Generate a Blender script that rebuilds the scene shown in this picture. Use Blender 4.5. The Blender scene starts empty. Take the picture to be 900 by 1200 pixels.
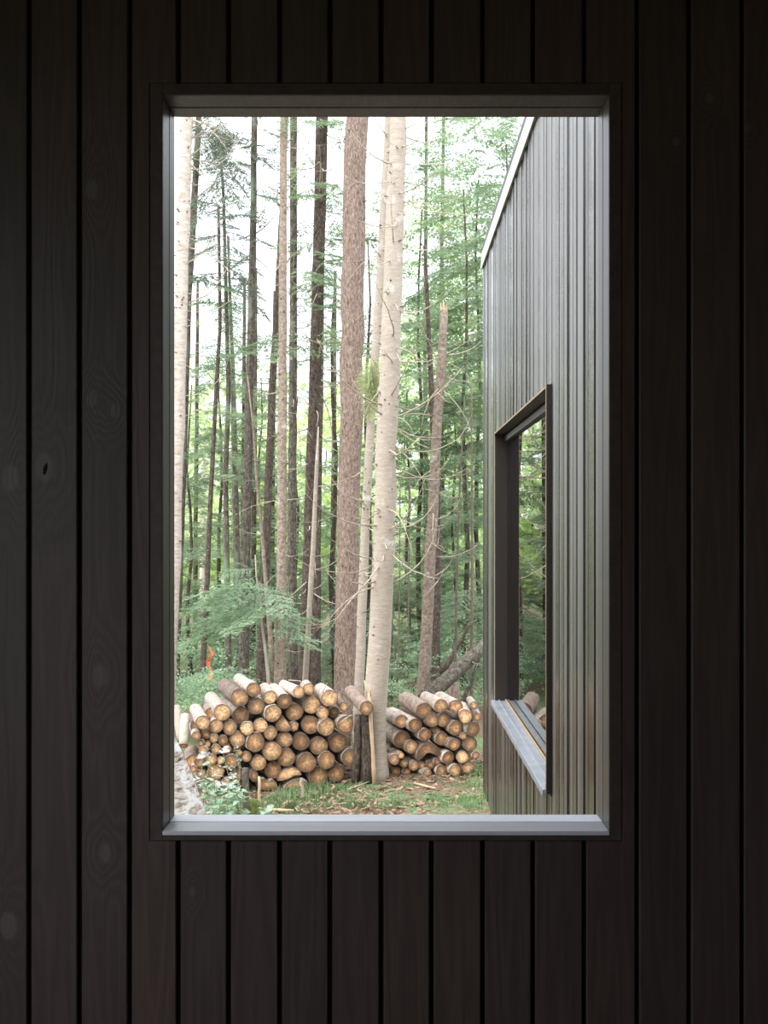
import bpy, bmesh, math, random
import numpy as np
from mathutils import Vector, Matrix, Euler

random.seed(7)
rng = np.random.default_rng(7)
scene = bpy.context.scene
COL = scene.collection
PI = math.pi

# ------------------------------------------------------------------ camera
EYE = 1.5                       # camera height over the inside floor
VPX, VPY, F = 458.0, 618.0, 1200.0
cam_d = bpy.data.cameras.new('camera')
cam_d.sensor_fit = 'VERTICAL'; cam_d.sensor_height = 36.0; cam_d.sensor_width = 27.0
cam_d.lens = 36.0
cam_d.shift_x = (450.0 - VPX) / 1200.0
cam_d.shift_y = (VPY - 600.0) / 1200.0
cam_d.clip_start = 0.05; cam_d.clip_end = 500
cam = bpy.data.objects.new('camera', cam_d); COL.objects.link(cam)
cam.location = (0, 0, EYE); cam.rotation_euler = (PI/2, 0, 0)
scene.camera = cam

def P(px, py, Y):
    return Vector(((px - VPX) / F * Y, Y, EYE - (py - VPY) / F * Y))

# ------------------------------------------------------------------ sky, light, exposure
world = bpy.data.worlds.new('overcast_sky'); scene.world = world
world.use_nodes = True
wn = world.node_tree.nodes; wl = world.node_tree.links; wn.clear()
w_out = wn.new('ShaderNodeOutputWorld'); w_bg = wn.new('ShaderNodeBackground')
w_tc = wn.new('ShaderNodeTexCoord'); w_sep = wn.new('ShaderNodeSeparateXYZ'); w_rmp = wn.new('ShaderNodeValToRGB')
wl.new(w_tc.outputs['Generated'], w_sep.inputs[0]); wl.new(w_sep.outputs['Z'], w_rmp.inputs[0])
w_rmp.color_ramp.elements[0].position = 0.0; w_rmp.color_ramp.elements[0].color = (0.60, 0.645, 0.70, 1)
w_rmp.color_ramp.elements[1].position = 1.0; w_rmp.color_ramp.elements[1].color = (0.97, 1.02, 1.10, 1)
wl.new(w_rmp.outputs[0], w_bg.inputs[0]); w_bg.inputs[1].default_value = 3.65
wl.new(w_bg.outputs[0], w_out.inputs[0])

sun_d = bpy.data.lights.new('hazy_sun', 'SUN'); sun_d.energy = 2.3; sun_d.angle = math.radians(50)
sun_d.color = (1.0, 0.95, 0.88)
sun = bpy.data.objects.new('hazy_sun', sun_d); COL.objects.link(sun)
sun.location = (-6, -6, 20)
sun.rotation_euler = Vector((0.45, 0.62, -0.85)).to_track_quat('-Z', 'Y').to_euler()

vs = scene.view_settings
vs.view_transform = 'Standard'; vs.look = 'None'; vs.gamma = 1.0; vs.use_curve_mapping = False
vs.exposure = 0.0

# ------------------------------------------------------------------ helpers
def tag(o, label=None, cat=None, group=None, kind=None):
    if label: o['label'] = label
    if cat: o['category'] = cat
    if group: o['group'] = group
    if kind: o['kind'] = kind
    return o

def empty(name, loc=(0, 0, 0)):
    o = bpy.data.objects.new(name, None); COL.objects.link(o)
    o.location = loc; o.empty_display_size = 0.1
    return o

def link(name, me, mat=None, parent=None, loc=None):
    o = bpy.data.objects.new(name, me); COL.objects.link(o)
    if mat is not None and not me.materials: me.materials.append(mat)
    if parent is not None: o.parent = parent
    if loc is not None: o.location = loc
    return o

def meshobj(name, verts, faces, mat, parent=None, origin=(0, 0, 0), smooth=False, loc=None):
    ox = Vector(origin)
    me = bpy.data.meshes.new(name)
    me.from_pydata([tuple(Vector(v) - ox) for v in verts], [], faces)
    if smooth: me.polygons.foreach_set('use_smooth', [True] * len(me.polygons))
    me.update()
    return link(name, me, mat, parent, loc)

def soup(name, T, mat, parent=None, origin=(0, 0, 0)):
    """triangles as an (n,3,3) array -> one mesh"""
    T = T - np.array(origin, dtype=float)
    n = len(T)
    me = bpy.data.meshes.new(name)
    me.vertices.add(n * 3); me.vertices.foreach_set('co', T.reshape(-1).astype(np.float32))
    me.loops.add(n * 3); me.loops.foreach_set('vertex_index', np.arange(n * 3, dtype=np.int32))
    me.polygons.add(n)
    me.polygons.foreach_set('loop_start', np.arange(0, n * 3, 3, dtype=np.int32))
    me.polygons.foreach_set('loop_total', np.full(n, 3, dtype=np.int32))
    me.update(calc_edges=True)
    return link(name, me, mat, parent)

def box_data(x0, x1, y0, y1, z0, z1):
    v = [(x0,y0,z0),(x1,y0,z0),(x1,y1,z0),(x0,y1,z0),(x0,y0,z1),(x1,y0,z1),(x1,y1,z1),(x0,y1,z1)]
    f = [(0,3,2,1),(4,5,6,7),(0,1,5,4),(1,2,6,5),(2,3,7,6),(3,0,4,7)]
    return v, f

def bevel_mod(o, w, seg=1):
    m = o.modifiers.new('bevel', 'BEVEL'); m.width = w; m.segments = seg; m.limit_method = 'ANGLE'
    return o

def box(name, x0, x1, y0, y1, z0, z1, mat, parent=None, bevel=0):
    c = ((x0+x1)/2, (y0+y1)/2, (z0+z1)/2)
    v, f = box_data(x0-c[0], x1-c[0], y0-c[1], y1-c[1], z0-c[2], z1-c[2])
    me = bpy.data.meshes.new(name); me.from_pydata(v, [], f); me.update()
    o = link(name, me, mat, parent, c)
    if bevel: bevel_mod(o, bevel)
    return o

def boxes(name, lst, mat, parent=None, bevel=0):
    V, Fc = [], []
    for b in lst:
        v, f = box_data(*b); k = len(V); V += v; Fc += [tuple(i + k for i in q) for q in f]
    o = meshobj(name, V, Fc, mat, parent)
    if bevel: bevel_mod(o, bevel)
    return o

def prism(name, outline, y0, y1, mat, parent=None, bevel=0):
    """outline of (x,z) counter-clockwise seen from -y, extruded along y"""
    n = len(outline)
    V = [(x, y0, z) for x, z in outline] + [(x, y1, z) for x, z in outline]
    Fc = [tuple(range(n)), tuple(range(2*n-1, n-1, -1))]
    for i in range(n):
        j = (i + 1) % n
        Fc.append((i, i + n, j + n, j))
    o = meshobj(name, V, Fc, mat, parent)
    if bevel: bevel_mod(o, bevel)
    return o

def tube_data(pts, radii, seg=8, jit=0.0, caps=True, V=None, Fc=None):
    V = [] if V is None else V; Fc = [] if Fc is None else Fc
    pts = [Vector(p) for p in pts]; n = len(pts); k0 = len(V)
    up = Vector((0.31, 0.95, 0.05)).normalized()
    for i, p in enumerate(pts):
        d = (pts[min(i+1, n-1)] - pts[max(i-1, 0)])
        d = d.normalized() if d.length > 1e-9 else Vector((0, 0, 1))
        a = d.cross(up)
        if a.length < 0.05: a = d.cross(Vector((1, 0, 0)))
        a.normalize(); b = d.cross(a).normalized()
        for s in range(seg):
            t = 2 * PI * s / seg
            r = radii[i] * (1 + (random.uniform(-jit, jit) if jit else 0))
            V.append(tuple(p + a * (math.cos(t) * r) + b * (math.sin(t) * r)))
    for i in range(n - 1):
        for s in range(seg):
            t = (s + 1) % seg
            Fc.append((k0 + i*seg + s, k0 + i*seg + t, k0 + (i+1)*seg + t, k0 + (i+1)*seg + s))
    if caps:
        Fc.append(tuple(k0 + s for s in range(seg - 1, -1, -1)))
        Fc.append(tuple(k0 + (n-1)*seg + s for s in range(seg)))
    return V, Fc

# ------------------------------------------------------------------ materials
class NT:
    def __init__(self, name):
        self.m = bpy.data.materials.new(name); self.m.use_nodes = True
        self.t = self.m.node_tree; self.t.nodes.clear()
        self.out = self.n('ShaderNodeOutputMaterial')
    def n(self, typ, **kw):
        nd = self.t.nodes.new(typ)
        for k, v in kw.items(): setattr(nd, k, v)
        return nd
    def l(self, a, b): self.t.links.new(a, b)
    def val(self, inp, v):
        if hasattr(v, 'is_output') or isinstance(v, bpy.types.NodeSocket): self.l(v, inp)
        else: inp.default_value = v
    def math(self, op, a, b=0.0, c=None):
        nd = self.n('ShaderNodeMath', operation=op); self.val(nd.inputs[0], a); self.val(nd.inputs[1], b)
        if c is not None: self.val(nd.inputs[2], c)
        return nd.outputs[0]
    def mapping(self, vec, scale=(1,1,1), loc=(0,0,0)):
        nd = self.n('ShaderNodeMapping'); self.l(vec, nd.inputs[0]); nd.inputs['Scale'].default_value = scale
        if isinstance(loc, tuple): nd.inputs['Location'].default_value = loc
        else: self.l(loc, nd.inputs['Location'])
        return nd.outputs[0]
    def noise(self, vec, scale=5, detail=4, rough=0.55, dist=0.0):
        nd = self.n('ShaderNodeTexNoise'); self.l(vec, nd.inputs['Vector'])
        nd.inputs['Scale'].default_value = scale; nd.inputs['Detail'].default_value = detail
        nd.inputs['Roughness'].default_value = rough; nd.inputs['Distortion'].default_value = dist
        return nd.outputs['Fac']
    def ramp(self, fac, stops, interp='LINEAR'):
        nd = self.n('ShaderNodeValToRGB'); self.l(fac, nd.inputs[0]); cr = nd.color_ramp; cr.interpolation = interp
        while len(cr.elements) < len(stops): cr.elements.new(0.5)
        for e, (p, c) in zip(cr.elements, stops):
            e.position = p; e.color = (*c, 1) if len(c) == 3 else c
        return nd.outputs[0]
    def mix(self, fac, a, b, blend='MIX'):
        nd = self.n('ShaderNodeMix', data_type='RGBA', blend_type=blend)
        self.val(nd.inputs[0], fac)
        for s, v in ((nd.inputs[6], a), (nd.inputs[7], b)):
            if isinstance(v, tuple): s.default_value = (*v, 1) if len(v) == 3 else v
            else: self.l(v, s)
        return nd.outputs[2]
    def bsdf(self, color, rough=0.7, spec=0.3, bump=None, bstr=0.3, bdist=0.01, **kw):
        nd = self.n('ShaderNodeBsdfPrincipled')
        if isinstance(color, tuple): nd.inputs['Base Color'].default_value = (*color, 1)
        else: self.l(color, nd.inputs['Base Color'])
        self.val(nd.inputs['Roughness'], rough); nd.inputs['Specular IOR Level'].default_value = spec
        for k, v in kw.items(): nd.inputs[k].default_value = v
        if bump is not None:
            b = self.n('ShaderNodeBump'); b.inputs['Strength'].default_value = bstr; b.inputs['Distance'].default_value = bdist
            self.l(bump, b.inputs['Height']); self.l(b.outputs[0], nd.inputs['Normal'])
        return nd
    def done(self, shader):
        self.l(shader.outputs[0] if hasattr(shader, 'outputs') else shader, self.out.inputs[0]); return self.m

def objrand(t, scale=40.0):
    oi = t.n('ShaderNodeObjectInfo'); cb = t.n('ShaderNodeCombineXYZ')
    a = t.math('MULTIPLY', oi.outputs['Random'], scale)
    t.l(a, cb.inputs[0]); t.l(t.math('MULTIPLY', a, 1.7), cb.inputs[1]); t.l(t.math('MULTIPLY', a, 0.6), cb.inputs[2])
    return oi.outputs['Random'], cb.outputs[0]

def mat_inner_wood():
    t = NT('dark_stained_pine')
    geo = t.n('ShaderNodeNewGeometry'); pos = geo.outputs['Position']
    r, off = objrand(t, 30)
    sep = t.n('ShaderNodeSeparateXYZ'); t.l(pos, sep.inputs[0])
    # knots: (px, py, size in m) on the wall plane
    knots = [(52,548,.032),(108,468,.018),(135,481,.016),(107,222,.022),(12,560,.03),(118,792,.026),(124,1000,.02),(10,1085,.03),
             (832,115,.012),(792,166,.010),(225,1045,.010),(876,150,.01)]
    bend = None; cores = None; pit = None
    for i, (kx, ky, s) in enumerate(knots):
        X = (kx - VPX) / F * 2.8; Z = EYE - (ky - VPY) / F * 2.8
        dx = t.math('SUBTRACT', sep.outputs[0], X); dz = t.math('MULTIPLY', t.math('SUBTRACT', sep.outputs[2], Z), 0.62)
        d = t.math('SQRT', t.math('ADD', t.math('MULTIPLY', dx, dx), t.math('MULTIPLY', dz, dz)))
        g = t.math('EXPONENT', t.math('MULTIPLY', t.math('MULTIPLY', d, d), -0.5 / (s*s*3.2)))
        c = t.n('ShaderNodeMapRange'); c.interpolation_type = 'SMOOTHSTEP'
        t.l(d, c.inputs[0]); c.inputs[1].default_value = s*0.95; c.inputs[2].default_value = s*0.55; c.inputs[3].default_value = 0; c.inputs[4].default_value = 1
        bend = g if bend is None else t.math('ADD', bend, g)
        cores = c.outputs[0] if cores is None else t.math('MAXIMUM', cores, c.outputs[0])
    v = t.n('ShaderNodeVectorMath', operation='ADD'); t.l(t.mapping(pos, (9, 1, .55)), v.inputs[0]); t.l(off, v.inputs[1])
    base = t.noise(v.outputs[0], 1.0, 3, .5)
    gl = t.math('ADD', t.math('MULTIPLY', base, 11.0), t.math('MULTIPLY', bend, 4.5))
    rings = t.math('SINE', t.math('MULTIPLY', gl, 5.5))
    v2 = t.n('ShaderNodeVectorMath', operation='ADD'); t.l(t.mapping(pos, (300, 60, 5)), v2.inputs[0]); t.l(off, v2.inputs[1])
    fine = t.noise(v2.outputs[0], 1.0, 3, .6)
    big = t.noise(t.mapping(pos, (2.2, 2, 1.1)), 1.0, 2)
    k = t.math('ADD', t.math('MULTIPLY', rings, 0.10), t.math('ADD', t.math('MULTIPLY', fine, 0.45), t.math('MULTIPLY', big, 0.35)))
    col = t.ramp(k, [(.12, (.0245,.0178,.0160)), (.5, (.042,.0315,.0290)), (.85, (.069,.0545,.0505))])
    tint = t.ramp(r, [(0, (.84,.86,.82)), (.5, (1.0,.97,.94)), (1, (1.14,1.02,1.0))])
    col = t.mix(1.0, col, tint, 'MULTIPLY')
    col = t.mix(t.math('MULTIPLY', cores, .55), col, (.080,.071,.065))
    h = t.math('ADD', t.math('MULTIPLY', fine, .6), t.math('MULTIPLY', rings, .25))
    return t.done(t.bsdf(col, t.math('ADD', t.math('MULTIPLY', fine, .2), .42), .4, h, .25, .002))

def mat_plain_wood(name, a, b, rough=.5, spec=.4, axis=(60,60,2), bstr=.2, rnd=.3):
    t = NT(name); tc = t.n('ShaderNodeTexCoord'); r, off = objrand(t)
    v = t.n('ShaderNodeVectorMath', operation='ADD'); t.l(t.mapping(tc.outputs['Object'], axis), v.inputs[0]); t.l(off, v.inputs[1])
    f = t.noise(v.outputs[0], 1.0, 4, .6)
    col = t.ramp(f, [(.25, a), (.75, b)])
    lo = 1 - rnd; hi = 1 + rnd
    col = t.mix(1.0, col, t.ramp(r, [(0, (lo,lo,lo)), (1, (hi,hi,hi))]), 'MULTIPLY')
    return t.done(t.bsdf(col, rough, spec, f, bstr, .002))

def mat_cladding():
    t = NT('weathered_black_cladding'); tc = t.n('ShaderNodeTexCoord'); r, off = objrand(t)
    geo = t.n('ShaderNodeNewGeometry')
    v = t.n('ShaderNodeVectorMath', operation='ADD'); t.l(t.mapping(geo.outputs['Position'], (30, 90, 1.4)), v.inputs[0]); t.l(off, v.inputs[1])
    f = t.noise(v.outputs[0], 1.0, 5, .62)
    v3 = t.n('ShaderNodeVectorMath', operation='ADD'); t.l(t.mapping(geo.outputs['Position'], (3, 6, 1.1)), v3.inputs[0]); t.l(off, v3.inputs[1])
    g = t.noise(v3.outputs[0], 1.0, 3, .6)
    col = t.ramp(f, [(.2, (.018,.0155,.0135)), (.55, (.040,.036,.032)), (.85, (.078,.071,.065))])
    col = t.mix(1.0, col, t.ramp(r, [(0, (.35,.35,.35)), (.5, (.9,.9,.9)), (1, (2.2,2.2,2.2))]), 'MULTIPLY')
    rough = t.math('ADD', t.math('MULTIPLY', g, .22), t.math('ADD', t.math('MULTIPLY', r, .26), .06))
    return t.done(t.bsdf(col, rough, .5, f, .08, .002, IOR=2.3))

def mat_plain(name, c, rough=.6, spec=.4, metal=0.0, ns=8, var=.15):
    t = NT(name); tc = t.n('ShaderNodeTexCoord')
    f = t.noise(tc.outputs['Object'], ns, 4, .6)
    lo = tuple(x*(1-var) for x in c); hi = tuple(x*(1+var) for x in c)
    return t.done(t.bsdf(t.ramp(f, [(.3, lo), (.7, hi)]), rough, spec, f, .08, .003, Metallic=metal))

def mat_glass(name, ior, tint=(1, 1, 1)):
    t = NT(name)
    fr = t.n('ShaderNodeFresnel'); fr.inputs[0].default_value = ior
    tr = t.n('ShaderNodeBsdfTransparent'); tr.inputs[0].default_value = (*tint, 1)
    gl = t.n('ShaderNodeBsdfGlossy'); gl.inputs['Roughness'].default_value = 0.0; gl.inputs[0].default_value = (1, 1, 1, 1)
    mx = t.n('ShaderNodeMixShader'); t.l(fr.outputs[0], mx.inputs[0]); t.l(tr.outputs[0], mx.inputs[1]); t.l(gl.outputs[0], mx.inputs[2])
    return t.done(mx)

def mat_bark(name, stops, vscale=(30, 30, 8), kind='flaky', bstr=.8, patch=None, rnd=.18):
    t = NT(name); tc = t.n('ShaderNodeTexCoord'); r, off = objrand(t, 20)
    v = t.n('ShaderNodeVectorMath', operation='ADD'); t.l(t.mapping(tc.outputs['Object'], vscale), v.inputs[0]); t.l(off, v.inputs[1])
    f = t.noise(v.outputs[0], 1.0, 6, .65, .4)
    h = f
    if kind == 'flaky':
        vo = t.n('ShaderNodeTexVoronoi', feature='DISTANCE_TO_EDGE'); t.l(v.outputs[0], vo.inputs['Vector']); vo.inputs['Scale'].default_value = 1.3
        e = t.math('MINIMUM', t.math('MULTIPLY', vo.outputs['Distance'], 3.0), 1.0)
        h = t.math('ADD', t.math('MULTIPLY', f, .84), t.math('MULTIPLY', e, .16))
    col = t.ramp(h, stops)
    if patch:
        v2 = t.n('ShaderNodeVectorMath', operation='ADD'); t.l(t.mapping(tc.outputs['Object'], patch[1]), v2.inputs[0]); t.l(off, v2.inputs[1])
        g = t.noise(v2.outputs[0], 1.0, 3, .6)
        m = t.ramp(g, [(patch[2], (0,0,0)), (patch[3], (1,1,1))])
        col = t.mix(m, col, patch[0])
    lo, hi = 1 - rnd, 1 + rnd
    col = t.mix(1.0, col, t.ramp(r, [(0, (lo,lo,lo)), (1, (hi,hi,hi))]), 'MULTIPLY')
    return t.done(t.bsdf(col, .85, .2, h, bstr, .012))

def mat_leaf(name, a, b, c, trans=.35, ns=1.6):
    t = NT(name); geo = t.n('ShaderNodeNewGeometry'); r, off = objrand(t)
    f = t.noise(geo.outputs['Position'], ns, 3, .7)
    g = t.noise(geo.outputs['Position'], 23, 2, .7)
    k = t.math('ADD', t.math('MULTIPLY', f, .6), t.math('MULTIPLY', g, .4))
    col = t.ramp(k, [(.36, a), (.5, b), (.63, c)])
    p = t.bsdf(col, .55, .3)
    tl = t.n('ShaderNodeBsdfTranslucent'); t.l(t.mix(1.0, col, (1.15, 1.25, .8), 'MULTIPLY'), tl.inputs[0])
    mx = t.n('ShaderNodeMixShader'); mx.inputs[0].default_value = trans
    t.l(p.outputs[0], mx.inputs[1]); t.l(tl.outputs[0], mx.inputs[2])
    return t.done(mx)

def mat_cut():
    t = NT('sawn_log_end'); tc = t.n('ShaderNodeTexCoord'); r, off = objrand(t, 50)
    g = t.n('ShaderNodeVectorMath', operation='SUBTRACT'); t.l(tc.outputs['Generated'], g.inputs[0]); g.inputs[1].default_value = (.5, .5, .5)
    m = t.mapping(g.outputs[0], (2, 0, 2))
    wob = t.n('ShaderNodeTexNoise'); va = t.n('ShaderNodeVectorMath', operation='ADD'); t.l(m, va.inputs[0]); t.l(off, va.inputs[1])
    t.l(va.outputs[0], wob.inputs['Vector']); wob.inputs['Scale'].default_value = 1.6; wob.inputs['Detail'].default_value = 3
    ln = t.n('ShaderNodeVectorMath', operation='LENGTH'); t.l(m, ln.inputs[0])
    nrm = t.n('ShaderNodeVectorMath', operation='NORMALIZE'); t.l(m, nrm.inputs[0])
    vb = t.n('ShaderNodeVectorMath', operation='ADD'); t.l(nrm.outputs[0], vb.inputs[0]); t.l(off, vb.inputs[1])
    star = t.noise(vb.outputs[0], 4.5, 3, .7)
    rr = t.math('ADD', ln.outputs['Value'], t.math('ADD', t.math('ADD', t.math('MULTIPLY', t.math('SUBTRACT', wob.outputs['Fac'], .5), 1.2), t.math('MULTIPLY', t.math('SUBTRACT', r, .5), -.45)),
                                                  t.math('MULTIPLY', t.math('SUBTRACT', star, .5), 1.1)))
    col = t.ramp(rr, [(.05, (.82,.56,.34)), (.34, (.68,.42,.22)), (.58, (.45,.26,.13)), (.78, (.30,.185,.11)), (1, (.18,.12,.085))])
    rings = t.math('SINE', t.math('MULTIPLY', t.math('ADD', ln.outputs['Value'], t.math('MULTIPLY', wob.outputs['Fac'], .25)), 62))
    col = t.mix(t.math('MULTIPLY', t.math('ADD', rings, 1), .07), col, (.22,.13,.07))
    grime = t.noise(va.outputs[0], 3.2, 6, .75)
    col = t.mix(t.ramp(grime, [(.44, (0,0,0)), (.62, (.8,.8,.8))]), col, (.25,.185,.135))
    col = t.mix(1.0, col, t.ramp(r, [(0, (.72,.66,.62)), (.3, (1.18,1.05,.93)), (.6, (1.0,.96,.94)), (1, (1.5,1.42,1.30))]), 'MULTIPLY')
    # drying cracks running out from the pith
    ck = t.ramp(t.noise(vb.outputs[0], 9, 2, .5), [(.70, (0,0,0)), (.73, (1,1,1))])
    ok = t.ramp(ln.outputs['Value'], [(.15, (0,0,0)), (.3, (.7,.7,.7)), (.9, (.3,.3,.3))])
    col = t.mix(t.mix(1.0, ck, ok, 'MULTIPLY'), col, (.07,.04,.025))
    return t.done(t.bsdf(col, .8, .2, grime, .3, .004))

def mat_ground():
    t = NT('forest_floor'); geo = t.n('ShaderNodeNewGeometry'); pos = geo.outputs['Position']
    a = t.noise(pos, 1.1, 5, .65); b = t.noise(pos, 26, 5, .75); c = t.noise(pos, 5, 4, .6)
    brown = t.ramp(b, [(.30, (.07,.042,.028)), (.48, (.19,.12,.085)), (.60, (.30,.21,.155)), (.78, (.48,.38,.30))])
    green = t.ramp(b, [(.3, (.07,.11,.05)), (.55, (.17,.25,.12)), (.8, (.33,.40,.22))])
    m = t.ramp(t.math('ADD', t.math('MULTIPLY', a, .6), t.math('MULTIPLY', c, .4)), [(.46, (0,0,0)), (.56, (1,1,1))])
    return t.done(t.bsdf(t.mix(m, brown, green), .95, .1, b, .6, .03))

M = {}
M['inner'] = mat_inner_wood()
M['casing'] = mat_plain_wood('dark_casing_wood', (.028,.020,.018), (.052,.038,.034), .5, .4, (30, 30, 30), .2, .15)
M['jamb'] = mat_plain_wood('charcoal_jamb_wood', (.046,.038,.036), (.082,.068,.064), .40, .5, (70,20,2), .25, .1)
M['sill'] = mat_plain_wood('grey_painted_sill', (.40,.41,.45), (.50,.51,.55), .42, .55, (2,50,50), .12, .06)
M['gap'] = mat_plain('black_backing', (.012,.010,.009), .9, .1)
M['plaster'] = mat_plain('plywood_room_panel', (.38,.33,.28), .7, .3, 0, 3)
M['ceil'] = mat_plain('pale_plywood_ceiling', (.62,.54,.48), .7, .2, 0, 3)
M['floorwood'] = mat_plain_wood('dark_floorboards', (.035,.025,.020), (.065,.048,.038), .5, .4, (3, 40, 40), .2, .2)
M['clad'] = mat_cladding()
M['fascia'] = mat_plain('pale_metal_flashing', (.62,.62,.60), .45, .5, .0, 6, .06)
M['bronze'] = mat_plain('dark_bronze_frame', (.022,.016,.014), .45, .5, 0, 10)
M['frame_edge'] = mat_plain('raw_wood_edge', (.36,.27,.18), .6, .3, 0, 20)
M['zinc'] = mat_plain('grey_zinc_sill', (.34,.36,.40), .38, .6, .35, 9, .2)
M['glass'] = mat_glass('clear_pane', 1.18)
M['wing_glass'] = mat_glass('reflective_pane', 2.3, (.5, .55, .53))
M['concrete'] = mat_plain('concrete', (.30,.29,.28), .9, .2)
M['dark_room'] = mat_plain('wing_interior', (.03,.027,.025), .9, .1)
M['bark_pale'] = mat_bark('pale_fir_bark', [(.20,(.23,.175,.135)), (.36,(.38,.315,.255)), (.62,(.47,.40,.33)), (.85,(.58,.52,.45))], (13,13,58), 'plain', .45, ((.62,.59,.54), (5,5,7), .60, .74))
M['bark_red'] = mat_bark('reddish_pine_bark', [(.28,(.085,.058,.045)), (.42,(.23,.162,.128)), (.58,(.37,.28,.232)), (.76,(.56,.465,.405))], (48,48,15), 'flaky', 1.0)
M['bark_grey'] = mat_bark('grey_brown_bark', [(.30,(.035,.029,.023)), (.45,(.105,.089,.070)), (.60,(.185,.16,.13)), (.78,(.33,.30,.255))], (28,28,14), 'flaky', .9, ((.22,.27,.20), (3,3,1.5), .56, .72))
M['bark_brown'] = mat_bark('dark_brown_bark', [(.30,(.028,.021,.017)), (.45,(.082,.062,.049)), (.60,(.145,.111,.089)), (.78,(.27,.225,.19))], (28,28,14), 'flaky', .9)
M['bark_tan'] = mat_bark('tan_fir_bark', [(.28,(.12,.088,.066)), (.45,(.26,.20,.155)), (.60,(.37,.30,.24)), (.78,(.54,.46,.385))], (28,28,30), 'plain', .7, ((.62,.58,.52), (5,5,7), .62, .74))
M['bark_white'] = mat_bark('white_spotted_bark', [(.28,(.28,.21,.165)), (.42,(.52,.43,.36)), (.6,(.66,.58,.51)), (.8,(.76,.71,.65))], (12,12,40), 'plain', .4)
M['bark_birch'] = mat_bark('peeling_birch_bark', [(.33,(.07,.052,.042)), (.40,(.30,.235,.19)), (.48,(.54,.46,.40)), (.60,(.76,.72,.67))], (11,11,52), 'plain', .6, ((.84,.83,.82), (9,9,14), .50, .60))
M['bark_log'] = mat_bark('firewood_bark', [(.28,(.17,.12,.092)), (.42,(.37,.295,.24)), (.54,(.55,.47,.40)), (.72,(.72,.66,.60))], (20,40,20), 'flaky', .7, ((.66,.62,.57), (7,5,7), .60, .74), .25)
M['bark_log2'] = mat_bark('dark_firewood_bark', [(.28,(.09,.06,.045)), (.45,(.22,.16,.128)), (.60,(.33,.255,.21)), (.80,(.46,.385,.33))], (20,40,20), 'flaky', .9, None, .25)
M['deadwood'] = mat_bark('bare_dead_twig', [(.3,(.26,.20,.15)), (.5,(.46,.38,.30)), (.75,(.68,.60,.50))], (20,20,20), 'plain', .2)
M['twig_dark'] = mat_bark('dark_twig', [(.3,(.09,.07,.055)), (.6,(.19,.15,.12)), (.8,(.28,.23,.19))], (20,20,20), 'plain', .2)
M['split'] = mat_bark('raw_split_wood', [(.3,(.42,.28,.17)), (.5,(.62,.45,.30)), (.75,(.76,.60,.43))], (30,30,6), 'plain', .5)
M['cut'] = mat_cut()
M['rim'] = mat_plain('inner_bark_rim', (.17,.115,.082), .9, .1, 0, 30, .35)
M['needle'] = mat_leaf('fir_needles', (.115,.160,.120), (.265,.335,.250), (.52,.585,.46), .48)
M['needle_light'] = mat_leaf('pale_hemlock_needles', (.16,.235,.165), (.29,.39,.28), (.46,.56,.43), .4, 3)
M['needle_pale'] = mat_leaf('olive_hanging_needles', (.34,.37,.22), (.46,.49,.31), (.60,.62,.43), .5, 3)
M['needle_dark'] = mat_leaf('dull_needles', (.095,.115,.095), (.155,.185,.15), (.24,.28,.22), .3)
M['leaf'] = mat_leaf('maple_leaves', (.11,.17,.115), (.25,.345,.24), (.50,.59,.45), .5, 1.2)
M['leaf_far'] = mat_leaf('far_leaves_painted_bright', (.36,.45,.28), (.62,.70,.48), (.86,.88,.70), .5, .5)  # the glare of daylight on the far leaves is put into their colour
M['leaf_mid'] = mat_leaf('maple_leaves_painted_sun', (.22,.31,.19), (.47,.57,.39), (.78,.83,.64), .52, .9)  # lighter copy of the maple leaves, sunlight put into the colour
M['leaf_shrub'] = mat_leaf('shrub_leaves', (.12,.19,.125), (.28,.39,.27), (.54,.66,.49), .4, 3)
M['leaf_aster'] = mat_leaf('pale_broad_leaves', (.18,.28,.19), (.36,.48,.36), (.56,.66,.53), .3, 9)
M['grass'] = mat_leaf('grass_blades', (.10,.18,.085), (.20,.31,.15), (.36,.47,.28), .4, 2.5)
M['petal'] = mat_plain('white_petals', (.82,.82,.80), .6, .2)
M['stem'] = mat_plain('green_stem', (.23,.27,.14), .7, .2)
M['ribbon'] = mat_plain('orange_ribbon', (.80,.20,.09), .5, .3)
M['moss'] = mat_plain('moss', (.13,.16,.05), .95, .1, 0, 30, .5)
M['ground'] = mat_ground()
M['litter'] = mat_bark('fallen_litter', [(.3,(.16,.085,.055)), (.5,(.32,.20,.14)), (.75,(.56,.43,.33))], (12,12,12), 'plain', .1)

# ------------------------------------------------------------------ ground
def gz(y): return -1.05 + 0.035 * max(0.0, y - 14.0)
ys = [-40, -10, 0, 3, 5] + [6 + .25*i for i in range(40)] + [16.5, 18, 20, 23, 27, 32, 40, 55, 90]
xs = [-70, -40, -20, -12, -8] + [-6 + .3*i for i in range(41)] + [8, 12, 20, 40, 70]
GV = []
for y in ys:
    for x in xs:
        z = gz(y)
        if 6 < y < 16 and -6 < x < 6: z += 0.018 * math.sin(3.1*x + 1.3*y) + random.uniform(-.012, .012)
        GV.append((x, y, z - (0.02 if y < 6 else 0)))
nx = len(xs)
GF = [(j*nx+i, j*nx+i+1, (j+1)*nx+i+1, (j+1)*nx+i) for j in range(len(ys)-1) for i in range(nx-1)]
g = meshobj('ground', GV, GF, M['ground'], smooth=True)
tag(g, 'brown forest floor of needles, bark scraps and grass', 'ground', kind='structure')

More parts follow.
